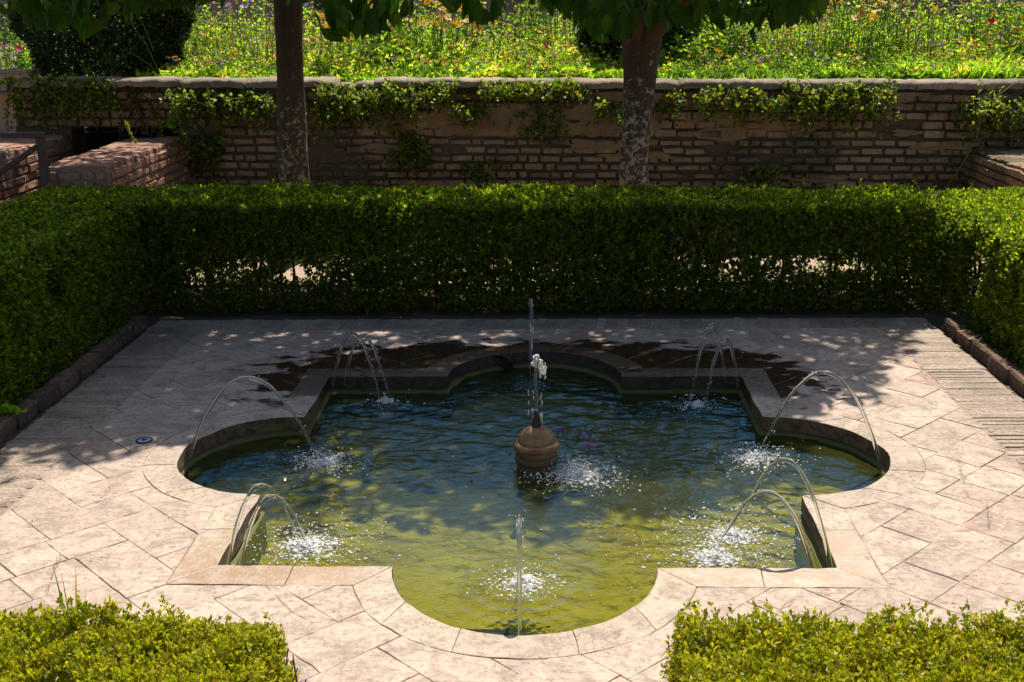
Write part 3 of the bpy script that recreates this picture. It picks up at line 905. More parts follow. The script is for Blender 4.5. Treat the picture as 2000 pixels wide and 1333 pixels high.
WY = 4.75
rw = empty('retaining_wall', (0, WY, 0), 'long weathered brick garden wall with rounded coping, holding up the flower bed', 'wall')
rw.rotation_euler = (0, TILT, 0)
box_part('wall_core', -2.84, 12, .02, .30, -.2, 1.115, MAT['wall_mortar'], rw)
box_part('wall_pier', -4.14, -3.70, .03, .30, -.2, .80, MAT['wall_mortar'], rw)
box_part('lintel', -4.12, -2.84, .02, .30, .80, 1.115, MAT['wall_mortar'], rw)
lst = []
CH = .0635
z = .235; row = 0
while z < 1.085:
    x = -4.12 if z > .80 else -2.82
    x += (row % 2)*.07
    top = z > .98
    while x < 5.4:
        L = random.choice([.17, .17, .175, .165, .085, .09]) if not top else random.choice([.13, .17, .21, .26])
        hgt = random.uniform(.034, .044) if z < .72 else random.uniform(.044, .058)
        cx = x+L/2
        n = fnoise(np.array([[cx, z*2.2, 0.]]), 1.6, 6)[0]
        miss = (random.random() < .03) or (abs(cx-2.72) < .12 and abs(z-.80) < .07) or (abs(cx-1.78) < .07 and abs(z-.83) < .04) or (n < -1.15)
        if not miss:
            dp = random.uniform(-.012, .014)+.012*n
            lst.append(((cx, .03-dp, z+random.uniform(-.003, .003)+hgt/2), (L-random.uniform(.008, .028), .09, hgt), (random.uniform(-.03, .03), random.uniform(-.012, .012), random.uniform(-.03, .03))))
        x += L
    z += CH if z < .72 else .069
    row += 1


def vis_rank(b):
    c, s, e = b
    d = np.array([c[0], WY, c[2]])-CAM; zz = d@_f
    px = 1000+F_PX*(d@_r)/zz; py = 666.5-F_PX*(d@_u)/zz
    off = 0 if (-10 < px < 2010 and py < 376) else 10
    return off-s[0]*s[2]*100


add_bricks(lst, MAT['wall_brick'], rw, 300, vis_rank)
PT = [(-.15, .90, .55, .09), (.55, .86, .35, .12), (1.25, 1.03, .75, .06), (2.3, 1.035, .6, .05), (1.55, .82, .45, .09), (-1.0, .86, .35, .08), (-.45, .80, .3, .06)]
PT += [(random.uniform(-2.6, 4), random.uniform(.32, .95), random.uniform(.08, .30), random.uniform(.02, .045)) for _ in range(9)]
# patches where old render still covers the brick
for (cx, cz, sx, sz) in PT:
    th = np.linspace(0, 6.283, 40, endpoint=False); rr = 1+.22*np.sin(3*th+cx*5)+.12*np.sin(7*th+cz*9)+.07*np.sin(13*th+cx*3)
    ex = .75
    pl = [(math.copysign(abs(math.cos(t))**ex, math.cos(t))*sx*q, math.copysign(abs(math.sin(t))**ex, math.sin(t))*sz*q) for t, q in zip(th, rr)]
    bm = prism_bm(pl, 0, .022, .006, 1)
    for v in bm.verts: v.co.z += .004*fnoise(np.array([[v.co.x+cx, v.co.y, cz]]), 8, 3)[0]
    link('render_patch', bm_mesh('render_patch', bm), MAT['plaster'], rw, Matrix.Translation((cx, .004+random.uniform(-.006, .006), cz)) @ Euler((R(90), 0, 0)).to_matrix().to_4x4())


def coping_stone(x0, x1, ztop, yf, yb, mat, parent, name='coping_stone'):
    th = .062
    prof = [(yf+.006, ztop-th), (yf, ztop-th*.55), (yf+.012, ztop-th*.2), (yf+.045, ztop-.002), (yf+.16, ztop+.004), (yb, ztop-.004), (yb, ztop-th)]
    n = max(2, int((x1-x0)/.028)); V = []; T = []
    for i in range(n+1):
        x = x0+(x1-x0)*i/n; sh = .007 if i in (0, n) else 0
        for (y_, z_) in prof:
            p = np.array([[x, y_, z_]])
            V.append((x, y_+sh*(y_ < yf+.1)+.008*fnoise(p, 26, 2)[0]+.004*fnoise(p, 9, 1)[0], z_-sh*(z_ > ztop-.02)+.006*fnoise(p, 24, 7)[0]+.005*fnoise(p, 8, 5)[0]))
    m_ = len(prof)
    for i in range(n):
        for j in range(m_-1):
            a = i*m_+j; T += [(a, a+m_, a+m_+1), (a, a+m_+1, a+1)]
    for e in (0, n):
        for j in range(1, m_-1): T.append((e*m_, e*m_+j, e*m_+j+1) if e == 0 else (e*m_, e*m_+j+1, e*m_+j))
    return link(name, mesh_np(name, V, T, smooth=False), mat, parent)


x = -4.16
while x < 5.5:
    L = random.choice([.22, .3, .38, .5, .62])
    if -1.75 < x+L/2 < -1.38:
        x += .0
        coping_stone(x, x+.12, 1.135, .0, .26, MAT['wall_coping'], rw); x += .16
        coping_stone(x, x+.14, 1.15, .03, .26, MAT['wall_coping'], rw); x += .15
        continue
    coping_stone(x, x+L-.006, 1.172+random.uniform(-.004, .004), -.045+random.uniform(-.006, .006), .30, MAT['wall_coping'], rw)
    x += L

# dark vaulted passage under the wall
V = np.array([(-3.72, 4.78, -.03), (-2.83, 4.78, -.03), (-2.83, 6.4, -.03), (-3.72, 6.4, -.03), (-3.72, 4.78, .80), (-2.83, 4.78, .80), (-2.83, 6.4, .80), (-3.72, 6.4, .80)], float)
T = [(0, 1, 2), (0, 2, 3), (4, 6, 5), (4, 7, 6), (0, 3, 7), (0, 7, 4), (1, 5, 6), (1, 6, 2), (3, 2, 6), (3, 6, 7)]
ps = link('passage', mesh_np('passage', V, T), MAT['wall_mortar']); ps['kind'] = 'structure'


def brick_block(root, x0, x1, y0, y1, z1, mat, faces, course=.060, L0=.21, top=True, zmin=.25):
    """bricks on the named faces of a free standing wall, plus a top course"""
    lst = []
    t = .035
    for fc in faces:
        z = zmin; row = 0
        while z < z1-.055:
            if fc in 'EW':
                u0, u1 = y0, y1
            else:
                u0, u1 = x0, x1
            u = u0-(row % 2)*L0*.5
            while u < u1-.02:
                L = L0*random.choice([1, 1, .52, .95, .8])
                a, b = max(u, u0), min(u+L, u1); 
                if b-a > .03:
                    h = random.uniform(.040, .049); dp = random.uniform(-.006, .008); m = (a+b)/2; l = b-a-random.uniform(.008, .016)
                    e = (random.uniform(-.02, .02), random.uniform(-.015, .015), random.uniform(-.03, .03))
                    if fc == 'E': lst.append(((x1+dp, m, z+h/2), (l, .07, h), (e[0], e[1], e[2]+R(90))))
                    if fc == 'W': lst.append(((x0-dp, m, z+h/2), (l, .07, h), (e[0], e[1], e[2]+R(90))))
                    if fc == 'S': lst.append(((m, y0-dp, z+h/2), (l, .07, h), e))
                u += L
            z += course; row += 1
    add_bricks(lst, mat, root)
    if top:
        y = y0-.01; wd = x1-x0
        while y < y1-.03:
            d = random.uniform(.085, .125)
            k_ = random.choice([2, 3]) if wd < .6 else random.choice([4, 5])
            for i in range(k_):
                link('top_brick', brick_mesh(random.randrange(8), mat), None, root, Matrix.Translation((x0+wd*(i+.5)/k_+random.uniform(-.01, .01), y+d/2, z1-.022+random.uniform(-.005, .004))) @ Euler((random.uniform(-.03, .03), random.uniform(-.02, .02), random.uniform(-.03, .03))).to_matrix().to_4x4() @ Matrix.Diagonal((wd/k_+.015, d-.006, .05, 1)))
            y += d


sw = empty('brick_parapet', (0, 0, 0), 'low red brick parapet with flat top running out from the garden wall at left', 'brick parapet')
box_part('wall_core', -3.235, -2.79, 3.10, 4.76, -.03, .72, MAT['light_mortar'], sw)
brick_block(sw, -3.22, -2.81, 3.12, 4.76, .755, MAT['red_brick'], 'ES', L0=.19)
st = empty('stair_wall', (0, 0, 0), 'sunlit and shaded red brick side wall at the far left behind the steel handrail', 'brick wall')
box_part('wall_core', -4.5, -3.70, 2.3, 4.76, -.03, .74, MAT['light_mortar'], st)
brick_block(st, -4.5, -3.72, 2.3, 4.76, .78, MAT['red_brick'], 'E', L0=.19)
sr = empty('brick_ledge', (0, 0, 0), 'low brick ledge joining the garden wall at the far right, sunlit on top', 'brick ledge')
box_part('wall_core', 3.275, 4.6, 2.95, 4.76, -.03, .585, MAT['wall_mortar'], sr)
brick_block(sr, 3.295, 4.6, 2.9, 4.76, .62, MAT['wall_brick'], 'W', L0=.20)
pw = empty('plaster_wall', (0, 0, 0), 'smooth pink plastered wall at the left edge beyond the brick wall end', 'plaster wall')
box_part('wall_face', -9, -4.14, 5.15, 5.35, -.03, 1.235, MAT['pink'], pw)
box_part('wall_cap', -9, -4.13, 5.12, 5.38, 1.235, 1.262, MAT['wall_coping'], pw)
box_part('landing', -9, -4.51, 3.6, 5.14, -.03, .80, MAT['wall_coping'], pw)

hr = empty('handrail', (-3.1, 2.98, 0), 'dark painted steel handrail with post and diagonal brace at the left edge', 'handrail')


def bar(name, a, b, wd, parent):
    a, b = Vector(a), Vector(b); d = b-a
    bm = box_bm(wd, wd*.7, d.length, .003)
    return link(name, bm_mesh(name, bm), MAT['rust'], parent, Matrix.Translation((a+b)/2) @ d.to_track_quat('Z', 'Y').to_matrix().to_4x4())


bar('post', (-.055, 0, -.03), (-.055, 0, .958), .052, hr)
bar('top_rail', (-.9, 0, .975), (-.03, 0, .975), .045, hr)
bar('brace', (-.085, 0, .90), (-.40, 0, .70), .045, hr)
bar('post', (-.86, 0, -.03), (-.86, 0, .95), .052, hr)

for side, x, y0, y1, lab in ((-1, -2.265, -1.4, 2.02, 'dark shaded kerb of end to end bricks along the left hedge foot'), (1, 2.275, -1.4, 1.90, 'terracotta kerb of end to end bricks along the right hedge foot')):
    kb = empty('kerb', (0, 0, 0), lab, 'kerb', 'brick kerbs along the hedges')
    y = y1
    while y > y0:
        L = random.uniform(.20, .30)
        link('kerb_brick', brick_mesh(random.randrange(8), MAT['kerb']), None, kb, Matrix.Translation((x+side*.018*(y1-y)/2+random.uniform(-.006, .006), y-L/2, .006)) @ Euler((random.uniform(-.02, .02), random.uniform(-.08, .08), random.uniform(-.025, .025))).to_matrix().to_4x4() @ Matrix.Diagonal((.058, L-.006, .08, 1)))
        y -= L

# ------------------------------------------------------------------ hedges
def sprigs(ac, C_, N_, k_, L, W, up=.25, spread=.8, shape=leaf4, F=LEAF_F, reach=.028, tbias=0.0):
    n = len(C_)
    A = unit(N_+np.array([0, 0, up])+rng.normal(0, .38, (n, 3)))
    st_ = rng.random(n); brown = fnoise(C_, 5.5, 17)
    for j in range(k_):
        t = (j+.5)/k_
        P = C_+A*(reach*t)[..., None] if np.ndim(t) else C_+A*reach*t
        D = unit(A*(.25+.75*t)+rdir(n)*spread)
        s = rng.uniform(.7, 1.25, n)
        tint = np.clip(.15+.62*rng.random(n)*.6+.35*st_+.22*(t-.5)+tbias, 0, .97)
        odd = rng.random(n) < .012+.10*(brown > 1.15); tint = np.where(odd, .99, tint)
        ac.add(shape(P, D, L*s, W*s), F, tint)


def hedge(name, x0, x1, y0, y1, z1, dens, L, W, label, stems, thin=None, up=.3, k_=6, near=False, mat='hedge', tops=0.0, group=None, shift=None, tilt=-.0105):
    root = empty(name, ((x0+x1)/2, (y0+y1)/2, 0), label, 'hedge', group)
    off = np.array([(x0+x1)/2, (y0+y1)/2, 0])
    ac = Acc(); sh, F = leaf4, LEAF_F
    A_top = (x1-x0)*(y1-y0)
    jobs = [('T', A_top, (0, 0, 1)), ('S', (x1-x0)*z1, (0, -1, 0)), ('N', (x1-x0)*z1, (0, 1, 0)), ('W', (y1-y0)*z1, (-1, 0, 0)), ('E', (y1-y0)*z1, (1, 0, 0))]
    for fc, ar, nv in jobs:
        dd = dens.get(fc, 0)
        if dd <= 0: continue
        n = int(ar*dd)
        u, v = rng.random(n), rng.random(n)
        X = x0+(x1-x0)*u; Y = y0+(y1-y0)*v; Zc = z1*v
        if fc == 'T': P = np.stack([X, Y, np.full(n, z1)], -1)
        elif fc in 'SN': P = np.stack([X, np.full(n, y0 if fc == 'S' else y1), Zc], -1)
        else: P = np.stack([np.full(n, x0 if fc == 'W' else x1), y0+(y1-y0)*u, Zc], -1)
        N_ = np.tile(np.array(nv, float), (n, 1))
        lump = .016*fnoise(P, 4.0, 3)+.014*fnoise(P, 11.0, 6)
        depth = rng.exponential(.024, n)
        P = P+N_*(lump-depth)[:, None]
        # soften the box edges
        ex = np.minimum(np.minimum(P[:, 0]-x0, x1-P[:, 0]), .09); ey = np.minimum(np.minimum(P[:, 1]-y0, y1-P[:, 1]), .09); ez = np.minimum(z1-P[:, 2], .09)
        if fc == 'T': P[:, 2] -= np.maximum(0, .035-np.minimum(ex, ey))**2*9
        elif fc in 'SN': P[:, 1] += (1 if fc == 'S' else -1)*np.maximum(0, .07-ez)**2*7
        else: P[:, 0] += (1 if fc == 'W' else -1)*np.maximum(0, .07-ez)**2*7
        P[:, 2] += tilt*P[:, 0]*np.clip(P[:, 2]/z1, 0, 1)
        if shift: P = shift(P)
        keep = P[:, 2] > .015
        hn = fnoise(P, 6.0, 9)+.6*fnoise(P, 15, 2)
        keep &= hn > (-1.15 if fc == 'T' or near else -.85)
        if thin is not None and fc in 'SNWE': keep &= rng.random(n) > thin(P, fc)
        P = P+N_*(np.where(rng.random(n) < .012, rng.uniform(.01, .05, n), 0))[:, None]
        P, N_ = P[keep]-off, N_[keep]
        if tops and fc == 'T':
            tall = rng.exponential(tops, len(P))*(fnoise(P+off, 9, 4) > -.1); P[:, 2] += np.clip(tall, 0, .06)
        sprigs(ac, P, N_, k_, L, W, up, .8, sh, F, L*1.7)
    n = int((x1-x0)*(y1-y0)*z1*dens.get('V', 0))
    if n:
        P = np.stack([rng.uniform(x0+.05, x1-.05, n), rng.uniform(y0+.05, y1-.05, n), rng.uniform(.05, z1-.03, n)], -1)
        if thin is not None: P = P[rng.random(n) > thin(P, 'V')]
        P[:, 2] += tilt*P[:, 0]*np.clip(P[:, 2]/z1, 0, 1)
        if shift: P = shift(P)
        sprigs(ac, P-off, rdir(len(P)), 4, L*1.7, W*1.8, .2, .9)
    ac.build('foliage', MAT[mat], root, 'stuff')
    for sx_, sy_ in stems:
        b = np.array([sx_, sy_, -.03])
        for q in range(random.choice([1, 2, 2])):
            e = b+np.array([random.uniform(-.12, .12), random.uniform(-.1, .1), z1*random.uniform(.7, .92)])
            t = np.linspace(0, 1, 7)[:, None]; p = b+(e-b)*t; p[:, :2] += .016*np.sin(t*6+random.random()*6)*np.array([[1, .7]])
            if shift: p = shift(p)
            V, T = tube(p-off, np.linspace(.013, .005, 7), 6)
            link('stem', mesh_np('stem', V, T, smooth=True), MAT['stem'], root)
    return root


def thin_back(P, fc):
    x, z = P[:, 0], P[:, 2]
    z = z+(P[:, 1]-2.25)*.2
    f = np.where(z < .45, np.exp(-((z-.25)/.10)**2), 0)*.75
    right = np.exp(-((x-1.75)/.5)**2)*.75+np.exp(-((x+1.55)/.4)**2)*.9+.16*np.exp(-((x-.5)/1.2)**2)
    return np.clip(f*np.clip(right, .05, 1)*(1.2 if fc in 'VN' else 1.25)*(fnoise(P*np.array([1, .2, 1.6]), 4.5, 12)*.9+.9), 0, .99)


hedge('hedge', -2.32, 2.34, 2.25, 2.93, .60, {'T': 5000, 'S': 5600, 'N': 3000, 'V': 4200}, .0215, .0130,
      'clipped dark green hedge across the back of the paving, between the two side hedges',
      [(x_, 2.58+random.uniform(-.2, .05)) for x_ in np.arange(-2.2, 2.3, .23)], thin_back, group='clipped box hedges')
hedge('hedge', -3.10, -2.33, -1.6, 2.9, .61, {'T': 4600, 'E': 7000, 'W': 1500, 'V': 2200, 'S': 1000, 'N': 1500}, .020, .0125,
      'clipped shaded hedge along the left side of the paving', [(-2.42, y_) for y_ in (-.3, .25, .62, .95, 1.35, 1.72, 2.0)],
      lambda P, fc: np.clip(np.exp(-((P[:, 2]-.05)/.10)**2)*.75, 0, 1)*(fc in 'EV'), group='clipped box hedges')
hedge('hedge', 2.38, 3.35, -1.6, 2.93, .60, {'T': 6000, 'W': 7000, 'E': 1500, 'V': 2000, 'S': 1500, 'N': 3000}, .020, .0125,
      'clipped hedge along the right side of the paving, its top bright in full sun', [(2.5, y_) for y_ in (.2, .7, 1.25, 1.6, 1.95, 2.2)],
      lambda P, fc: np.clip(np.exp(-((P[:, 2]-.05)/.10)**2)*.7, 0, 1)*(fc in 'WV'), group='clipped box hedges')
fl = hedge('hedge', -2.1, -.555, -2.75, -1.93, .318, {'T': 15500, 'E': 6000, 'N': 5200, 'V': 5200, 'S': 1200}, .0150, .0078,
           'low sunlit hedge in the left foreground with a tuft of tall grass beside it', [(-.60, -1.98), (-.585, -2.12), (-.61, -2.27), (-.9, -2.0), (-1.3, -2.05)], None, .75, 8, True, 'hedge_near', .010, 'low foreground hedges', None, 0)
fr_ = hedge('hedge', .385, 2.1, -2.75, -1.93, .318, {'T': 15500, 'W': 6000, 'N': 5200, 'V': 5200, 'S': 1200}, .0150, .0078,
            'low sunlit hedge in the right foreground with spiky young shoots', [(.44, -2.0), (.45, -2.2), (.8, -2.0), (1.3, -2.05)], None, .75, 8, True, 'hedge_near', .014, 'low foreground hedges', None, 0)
for root, xe, sg in ((fl, -.53, -1), (fr_, .385, 1)):
    ac = Acc(); off = np.array(root.location)
    for i in range(70):
        b = np.array([xe+sg*abs(random.gauss(0, .05)), random.uniform(-2.4, -1.95), random.uniform(.0, .12)]); e = b+np.array([random.uniform(-.05, .05), random.uniform(-.05, .05), random.uniform(.12, .24)])
        t = np.linspace(0, 1, 4)[:, None]; p = b+(e-b)*t; p[1:3, :2] += np.random.default_rng(i).normal(0, .008, (2, 2))
        V, T = tube(p-off, np.linspace(.0035, .0018, 4), 4, False); ac.add(V, T)
    ac.build('twigs', MAT['stem'], root, 'stuff')

# ------------------------------------------------------------------ trees
def orange_leaf_mesh():
    n = 5; V = []; T = []
    bend = random.uniform(.05, .35); fold = random.uniform(.12, .35); tw = random.uniform(-.3, .3)
    for i in range(n+1):
        t = i/n; wd = .5*math.sin(math.pi*min(1, t**.8*.97+.03))**.85*.46 if i < n else 0.0
        z = -bend*t*t; a = tw*t
        for s_ in (-1, 0, 1):
            V.append((s_*wd*math.cos(a), z+abs(s_)*wd*fold+s_*wd*math.sin(a), t))
    for i in range(n):
        for j in range(2):
            a = i*3+j; T += [(a, a+1, a+4), (a, a+4, a+3)]
    me = mesh_np('leaf', np.array(V), T, np.full(len(V), random.uniform(.1, .95)), smooth=True); me.materials.append(MAT['orange_leaf']); return me


OL = [orange_leaf_mesh() for _ in range(14)]


def put_leaf(parent, tip_off, P, L, D, off):
    d = Vector(D).normalized()
    q = d.to_track_quat('Z', 'Y') @ Euler((0, 0, random.uniform(0, 6.28))).to_quaternion()
    link('leaf', random.choice(OL), None, parent, Matrix.Translation(Vector(P)-Vector(off)) @ q.to_matrix().to_4x4() @ Matrix.Diagonal((L*1.02, L, L, 1)))


def trunk_mesh(path, rad, seg=52, amp=.05):
    path = np.array(path, float); n = 120
    tt = np.linspace(0, 1, len(path)); t = np.linspace(0, 1, n)
    p = np.stack([np.interp(t, tt, path[:, i]) for i in range(3)], -1)
    # smooth
    for _ in range(6): p[1:-1] = (p[:-2]+2*p[1:-1]+p[2:])/4
    r_ = np.interp(t, tt, rad)
    V, T = tube(p, r_, seg)
    c = np.repeat(p, seg, 0); body = V[:n*seg]; dv = body-c
    k1 = 1+.045*fnoise(body*np.array([1, 1, .16]), 34, 11)[:, None]+amp*fnoise(body*np.array([1, 1, .35]), 9, 4)[:, None]+amp*.5*fnoise(body*np.array([1, 1, .5]), 26, 8)[:, None]
    V[:n*seg] = c+dv*k1
    return V, T


def crown(root, off, ells, n, L, front_cut=None, zmin=1.79):
    ac = Acc()
    tot = sum(e[3]*e[4]*e[5] for e in ells)
    for (ex, ey, ez, rx, ry, rz_) in ells:
        m = int(n*rx*ry*rz_/tot)
        cl = max(6, m//24)
        d = rdir(cl); rr = rng.random(cl)**(1/2.1)
        Cc = np.array([ex, ey, ez])+d*rr[:, None]*np.array([rx, ry, rz_])
        P = (Cc[:, None]+rng.normal(0, .125, (cl, 24, 3))).reshape(-1, 3)
        P = P[P[:, 2] > zmin]
        tz = P[:, 2]/SD.z; sxx = P[:, 0]-SD.x*tz; syy = P[:, 1]-SD.y*tz     # crown leaves cut back so their shadow follows a set edge
        lim = np.interp(sxx, [-3.2, -2.05, -1.6, -.9, 0, 1.0, 1.57, 2.06, 2.5], [-.5, -.42, .0, -.30, -.28, .22, .8, 1.66, 2.6])
        P = P[syy > lim+.12*fnoise(np.stack([sxx, syy, 0*sxx], -1), 7, 3)+rng.exponential(.05, len(P))]
        D = unit(rng.normal(0, .8, P.shape)+np.array([0, 0, -.55]))
        s = rng.uniform(.8, 1.2, len(P))
        ac.add(leaf6(P-off, D, L*s, L*.46*s), BROAD_F)
    ac.build('foliage', MAT['orange_leaf'], root, 'stuff')


def branch(root, off, a, b, r0, r1, mat):
    a, b = np.array(a, float), np.array(b, float); t = np.linspace(0, 1, 9)[:, None]
    p = a+(b-a)*t; p[:, 2:3] += .10*np.sin(t*3.14)*random.uniform(-.3, 1); p[:, 0:1] += .05*np.sin(t*5+random.random()*6)*t
    V, T = tube(p-off, np.linspace(r0, r1, 9), 9); link('branch', mesh_np('branch', V, T, smooth=True), MAT[mat], root)


def hang(root, off, spec, dens):
    """leaves that droop into view: spec is a list of (x, z of the lowest tips) along a line at depth Y"""
    cnt = 0
    for (pts, Y0, Y1, n) in spec:
        xs_ = [p[0] for p in pts]; zs_ = [p[1] for p in pts]
        for i in range(n):
            Y = random.uniform(Y0, Y1); u = random.uniform(xs_[0], xs_[-1]); zb = np.interp(u, xs_, zs_)
            tipz = zb+abs(random.gauss(0, 1))*.085 if random.random() < .85 else zb+random.uniform(0, .3)
            L = random.uniform(.11, .16)
            D = Vector((random.gauss(0, .28), random.gauss(0, .28), -1)).normalized()
            if random.random() < .15: D = Vector((random.gauss(0, .7), random.gauss(0, .7), -.6)).normalized()
            P = Vector((u, Y, tipz))-D*L
            put_leaf(root, None, P, L, D, off); cnt += 1
    return cnt


def span(pix, Y):
    return [tuple(at_y(px, py, Y)[[0, 2]]) for px, py in pix]


T1 = np.array([-1.745, 3.9, 0]); T2 = np.array([.66, 3.9, 0])
tree1 = empty('orange_tree', tuple(T1), 'left orange tree of the pair, straight dark lichen-flecked trunk before the brick wall', 'tree', 'orange trees before the brick wall')
V, T = trunk_mesh([(-1.745, 3.9, -.05), (-1.75, 3.9, .25), (-1.75, 3.9, .8), (-1.735, 3.9, 1.4), (-1.72, 3.9, 1.75), (-1.72, 3.9, 2.1)], [.15, .112, .103, .094, .098, .12])
link('trunk', mesh_np('trunk', V-T1, T, smooth=True), MAT['bark_dark'], tree1)
for b in ((-2.5, 2.9, 2.4), (-.9, 3.7, 3.6), (-1.7, 2.0, 2.1), (-2.6, 4.5, 3.2), (-2.2, 3.2, 3.3), (-1.2, 2.8, 2.9)): branch(tree1, T1, (-1.72, 3.9, 1.95), b, .06, .02, 'bark_dark')
tree2 = empty('orange_tree', tuple(T2), 'right orange tree of the pair, pale lichened lower trunk widening into a fork', 'tree', 'orange trees before the brick wall')
V, T = trunk_mesh([(.655, 3.9, -.05), (.66, 3.9, .3), (.665, 3.9, .7), (.69, 3.9, 1.05), (.70, 3.9, 1.3), (.71, 3.9, 1.5), (.72, 3.9, 1.62)], [.15, .112, .098, .105, .118, .145, .12])
link('trunk', mesh_np('trunk', V-T2, T, smooth=True), MAT['bark_pale'], tree2)
for b in ((.4, 3.4, 3.4), (2.0, 4.2, 3.4), (.4, 2.2, 2.1), (1.2, 2.3, 2.1), (1.3, 3.9, 3.5), (1.1, 2.8, 2.9)): branch(tree2, T2, (.70+(b[0]-.7)*.05, 3.9, 1.50), b, .075, .02, 'bark_dark')
# crowns: mostly above the picture, raised and shaped for the dappled shade and sky reflections
crown(tree1, T1, [(-1.0, 3.7, 3.55, 1.55, 1.75, .60), (-2.1, 3.2, 3.25, 1.25, 1.3, .55), (-2.7, 4.6, 3.15, 1.1, 1.2, .5), (-1.4, 2.7, 2.9, 1.0, .8, .4)], 15500, .115)  # the back left ellipsoid is added to shade the parapet and wall end
crown(tree2, T2, [(1.3, 3.85, 3.55, 1.35, 1.7, .60), (2.05, 4.2, 3.45, .9, 1.2, .5), (.6, 3.3, 3.35, 1.1, 1.2, .5), (1.1, 2.7, 2.85, .9, .7, .35)], 10000, .115)
crown(tree1, T1, [(-.95, 1.95, 2.2, .34, .34, .34), (-2.45, 2.55, 2.25, .85, .45, .36), (-1.6, 2.4, 2.5, .6, .5, .4)], 1700, .115, zmin=1.82)
crown(tree2, T2, [(-.05, 1.9, 2.2, .26, .3, .34), (.55, 2.2, 2.25, .55, .5, .36), (1.35, 2.25, 2.2, .5, .45, .34)], 1700, .115, zmin=1.82)
n1 = hang(tree1, T1, [(span([(642, 62), (655, 80), (690, 92), (720, 80), (760, 70), (800, 62), (812, 40)], 1.75), 1.6, 2.0, 75),
                      (span([(575, 20), (640, 40), (648, 50)], 2.0), 1.8, 2.4, 10),
                      (span([(20, 30), (60, 60), (100, 70), (150, 82), (190, 70), (260, 45), (330, 30), (450, 8)], 2.5), 2.2, 2.9, 200),
                      (span([(145, 88), (165, 85), (185, 80)], 2.0), 1.9, 2.1, 4)], 1)
n2 = hang(tree2, T2, [(span([(882, 35), (905, 52), (935, 58), (970, 50), (995, 20)], 1.7), 1.55, 1.9, 36),
                      (span([(1030, 6), (1060, 30), (1110, 50), (1160, 85), (1200, 92), (1240, 70), (1300, 60), (1330, 82), (1365, 62), (1400, 55), (1430, 72), (1455, 60), (1485, 100), (1495, 70), (1540, 62), (1580, 52), (1600, 66), (1615, 30), (1640, 5)], 2.1), 1.8, 2.5, 255),
                      (span([(1685, 4), (1705, 26)], 2.1), 2.0, 2.2, 3)], 1)

# clipped evergreens behind the wall
def topiary(name, prof, cx, cy_, n, label, L=.028):
    root = empty('clipped_bush', (cx, cy_, 1.12), label, 'bush')
    zs_ = np.array([p[0] for p in prof]); rs = np.array([p[1] for p in prof])
    wgt = rng.random(n*2); zz = rng.uniform(zs_[0], zs_[-1], n*2); rr = np.interp(zz, zs_, rs); keep = wgt < rr/rs.max(); zz, rr = zz[keep], rr[keep]
    th = rng.random(len(zz))*6.283; fr2 = 1-np.abs(rng.normal(0, .10, len(zz)))
    P = np.stack([rr*fr2*np.cos(th), rr*fr2*np.sin(th), zz], -1); P += .055*fnoise(P+cx, 6, 5)[:, None]*unit(P*np.array([1, 1, 0]))
    N_ = unit(np.stack([np.cos(th), np.sin(th), .3+0*th], -1))
    ac = Acc(); sprigs(ac, P, N_, 4, L, L*.6, .3, .8, reach=.04); ac.build('foliage', MAT['bush'], root, 'stuff')
    V, T = tube([(0, 0, -.1), (.01, 0, .5), (0, .01, zs_[-1]*.8)], [.05, .04, .02], 8); link('trunk', mesh_np('trunk', V, T), MAT['bark_dark'], root)


topiary('a', [(0, .46), (.12, .54), (.3, .62), (.55, .70), (.9, .68), (1.15, .45), (1.25, .1)], -3.70, 5.8, 13000, 'big dark clipped bush on the raised bed at the left, above the ivy covered wall')
topiary('b', [(0, .48), (.2, .52), (.4, .50), (.7, .40), (1.0, .22), (1.15, .05)], .83, 6.1, 10000, 'dark clipped conical bush just behind the right orange tree trunk')

# ------------------------------------------------------------------ flower bed on the terrace
def bed_z(x, y): return 1.10+.02*np.clip(y-5, 0, 10)


def herb(acL, acS, base, h, nst, L, W, lean=.25, per=9, tb=0.0, tall=None):
    tips = []
    for i in range(nst):
        a = random.random()*6.283; ln = lean*random.random()*h
        hh = h*random.uniform(.65, 1.1)
        t = np.linspace(0, 1, 6)[:, None]
        e = np.array([math.cos(a)*ln, math.sin(a)*ln, hh]); p = np.array(base)+np.concatenate([e[None, :2]*t**1.6, e[2]*t], 1)
        if acS is not None:
            V, T = tube(p, np.linspace(.0045, .002, 6), 3, False); acS.add(V, T)
        m = int(per*random.uniform(.7, 1.3)); tt_ = rng.uniform(.08, .97, m)
        P = np.stack([np.interp(tt_, t[:, 0], p[:, j]) for j in range(3)], -1)
        D = unit(np.stack([rng.normal(0, 1, m), rng.normal(0, 1, m), rng.uniform(-.1, .9, m)], -1))
        s = (1.15-.55*tt_)*rng.uniform(.7, 1.2, m)
        acL.add(leaf4(P, D, L*s, W*s), LEAF_F, np.clip(rng.random(m)*.6+tb+.15*random.random(), 0, .985))
        tips.append(p[-1])
    return tips


def flower_mesh(name, cols, cen, npet=8, r=.022, cup=.2):
    ac = Acc()
    for i in range(npet):
        a = 6.283*i/npet+random.uniform(-.1, .1); d = np.array([[math.cos(a), math.sin(a), cup]])
        ac.add(leaf4(np.array([[0, 0, 0]])+d*r*.15, d, r, r*.5, .1, np.array([[0, 0, 1.]])), LEAF_F, .5, random.choice(cols))
    th = np.linspace(0, 6.283, 7)[:-1]; V = np.concatenate([[[0, 0, r*.22]], np.stack([r*.28*np.cos(th), r*.28*np.sin(th), 0*th+r*.06], -1)])
    ac.add(V, [(0, 1+i, 1+(i+1) % 6) for i in range(6)], .5, cen)
    me = ac.mesh(name); me.materials.append(MAT['petal']); return me


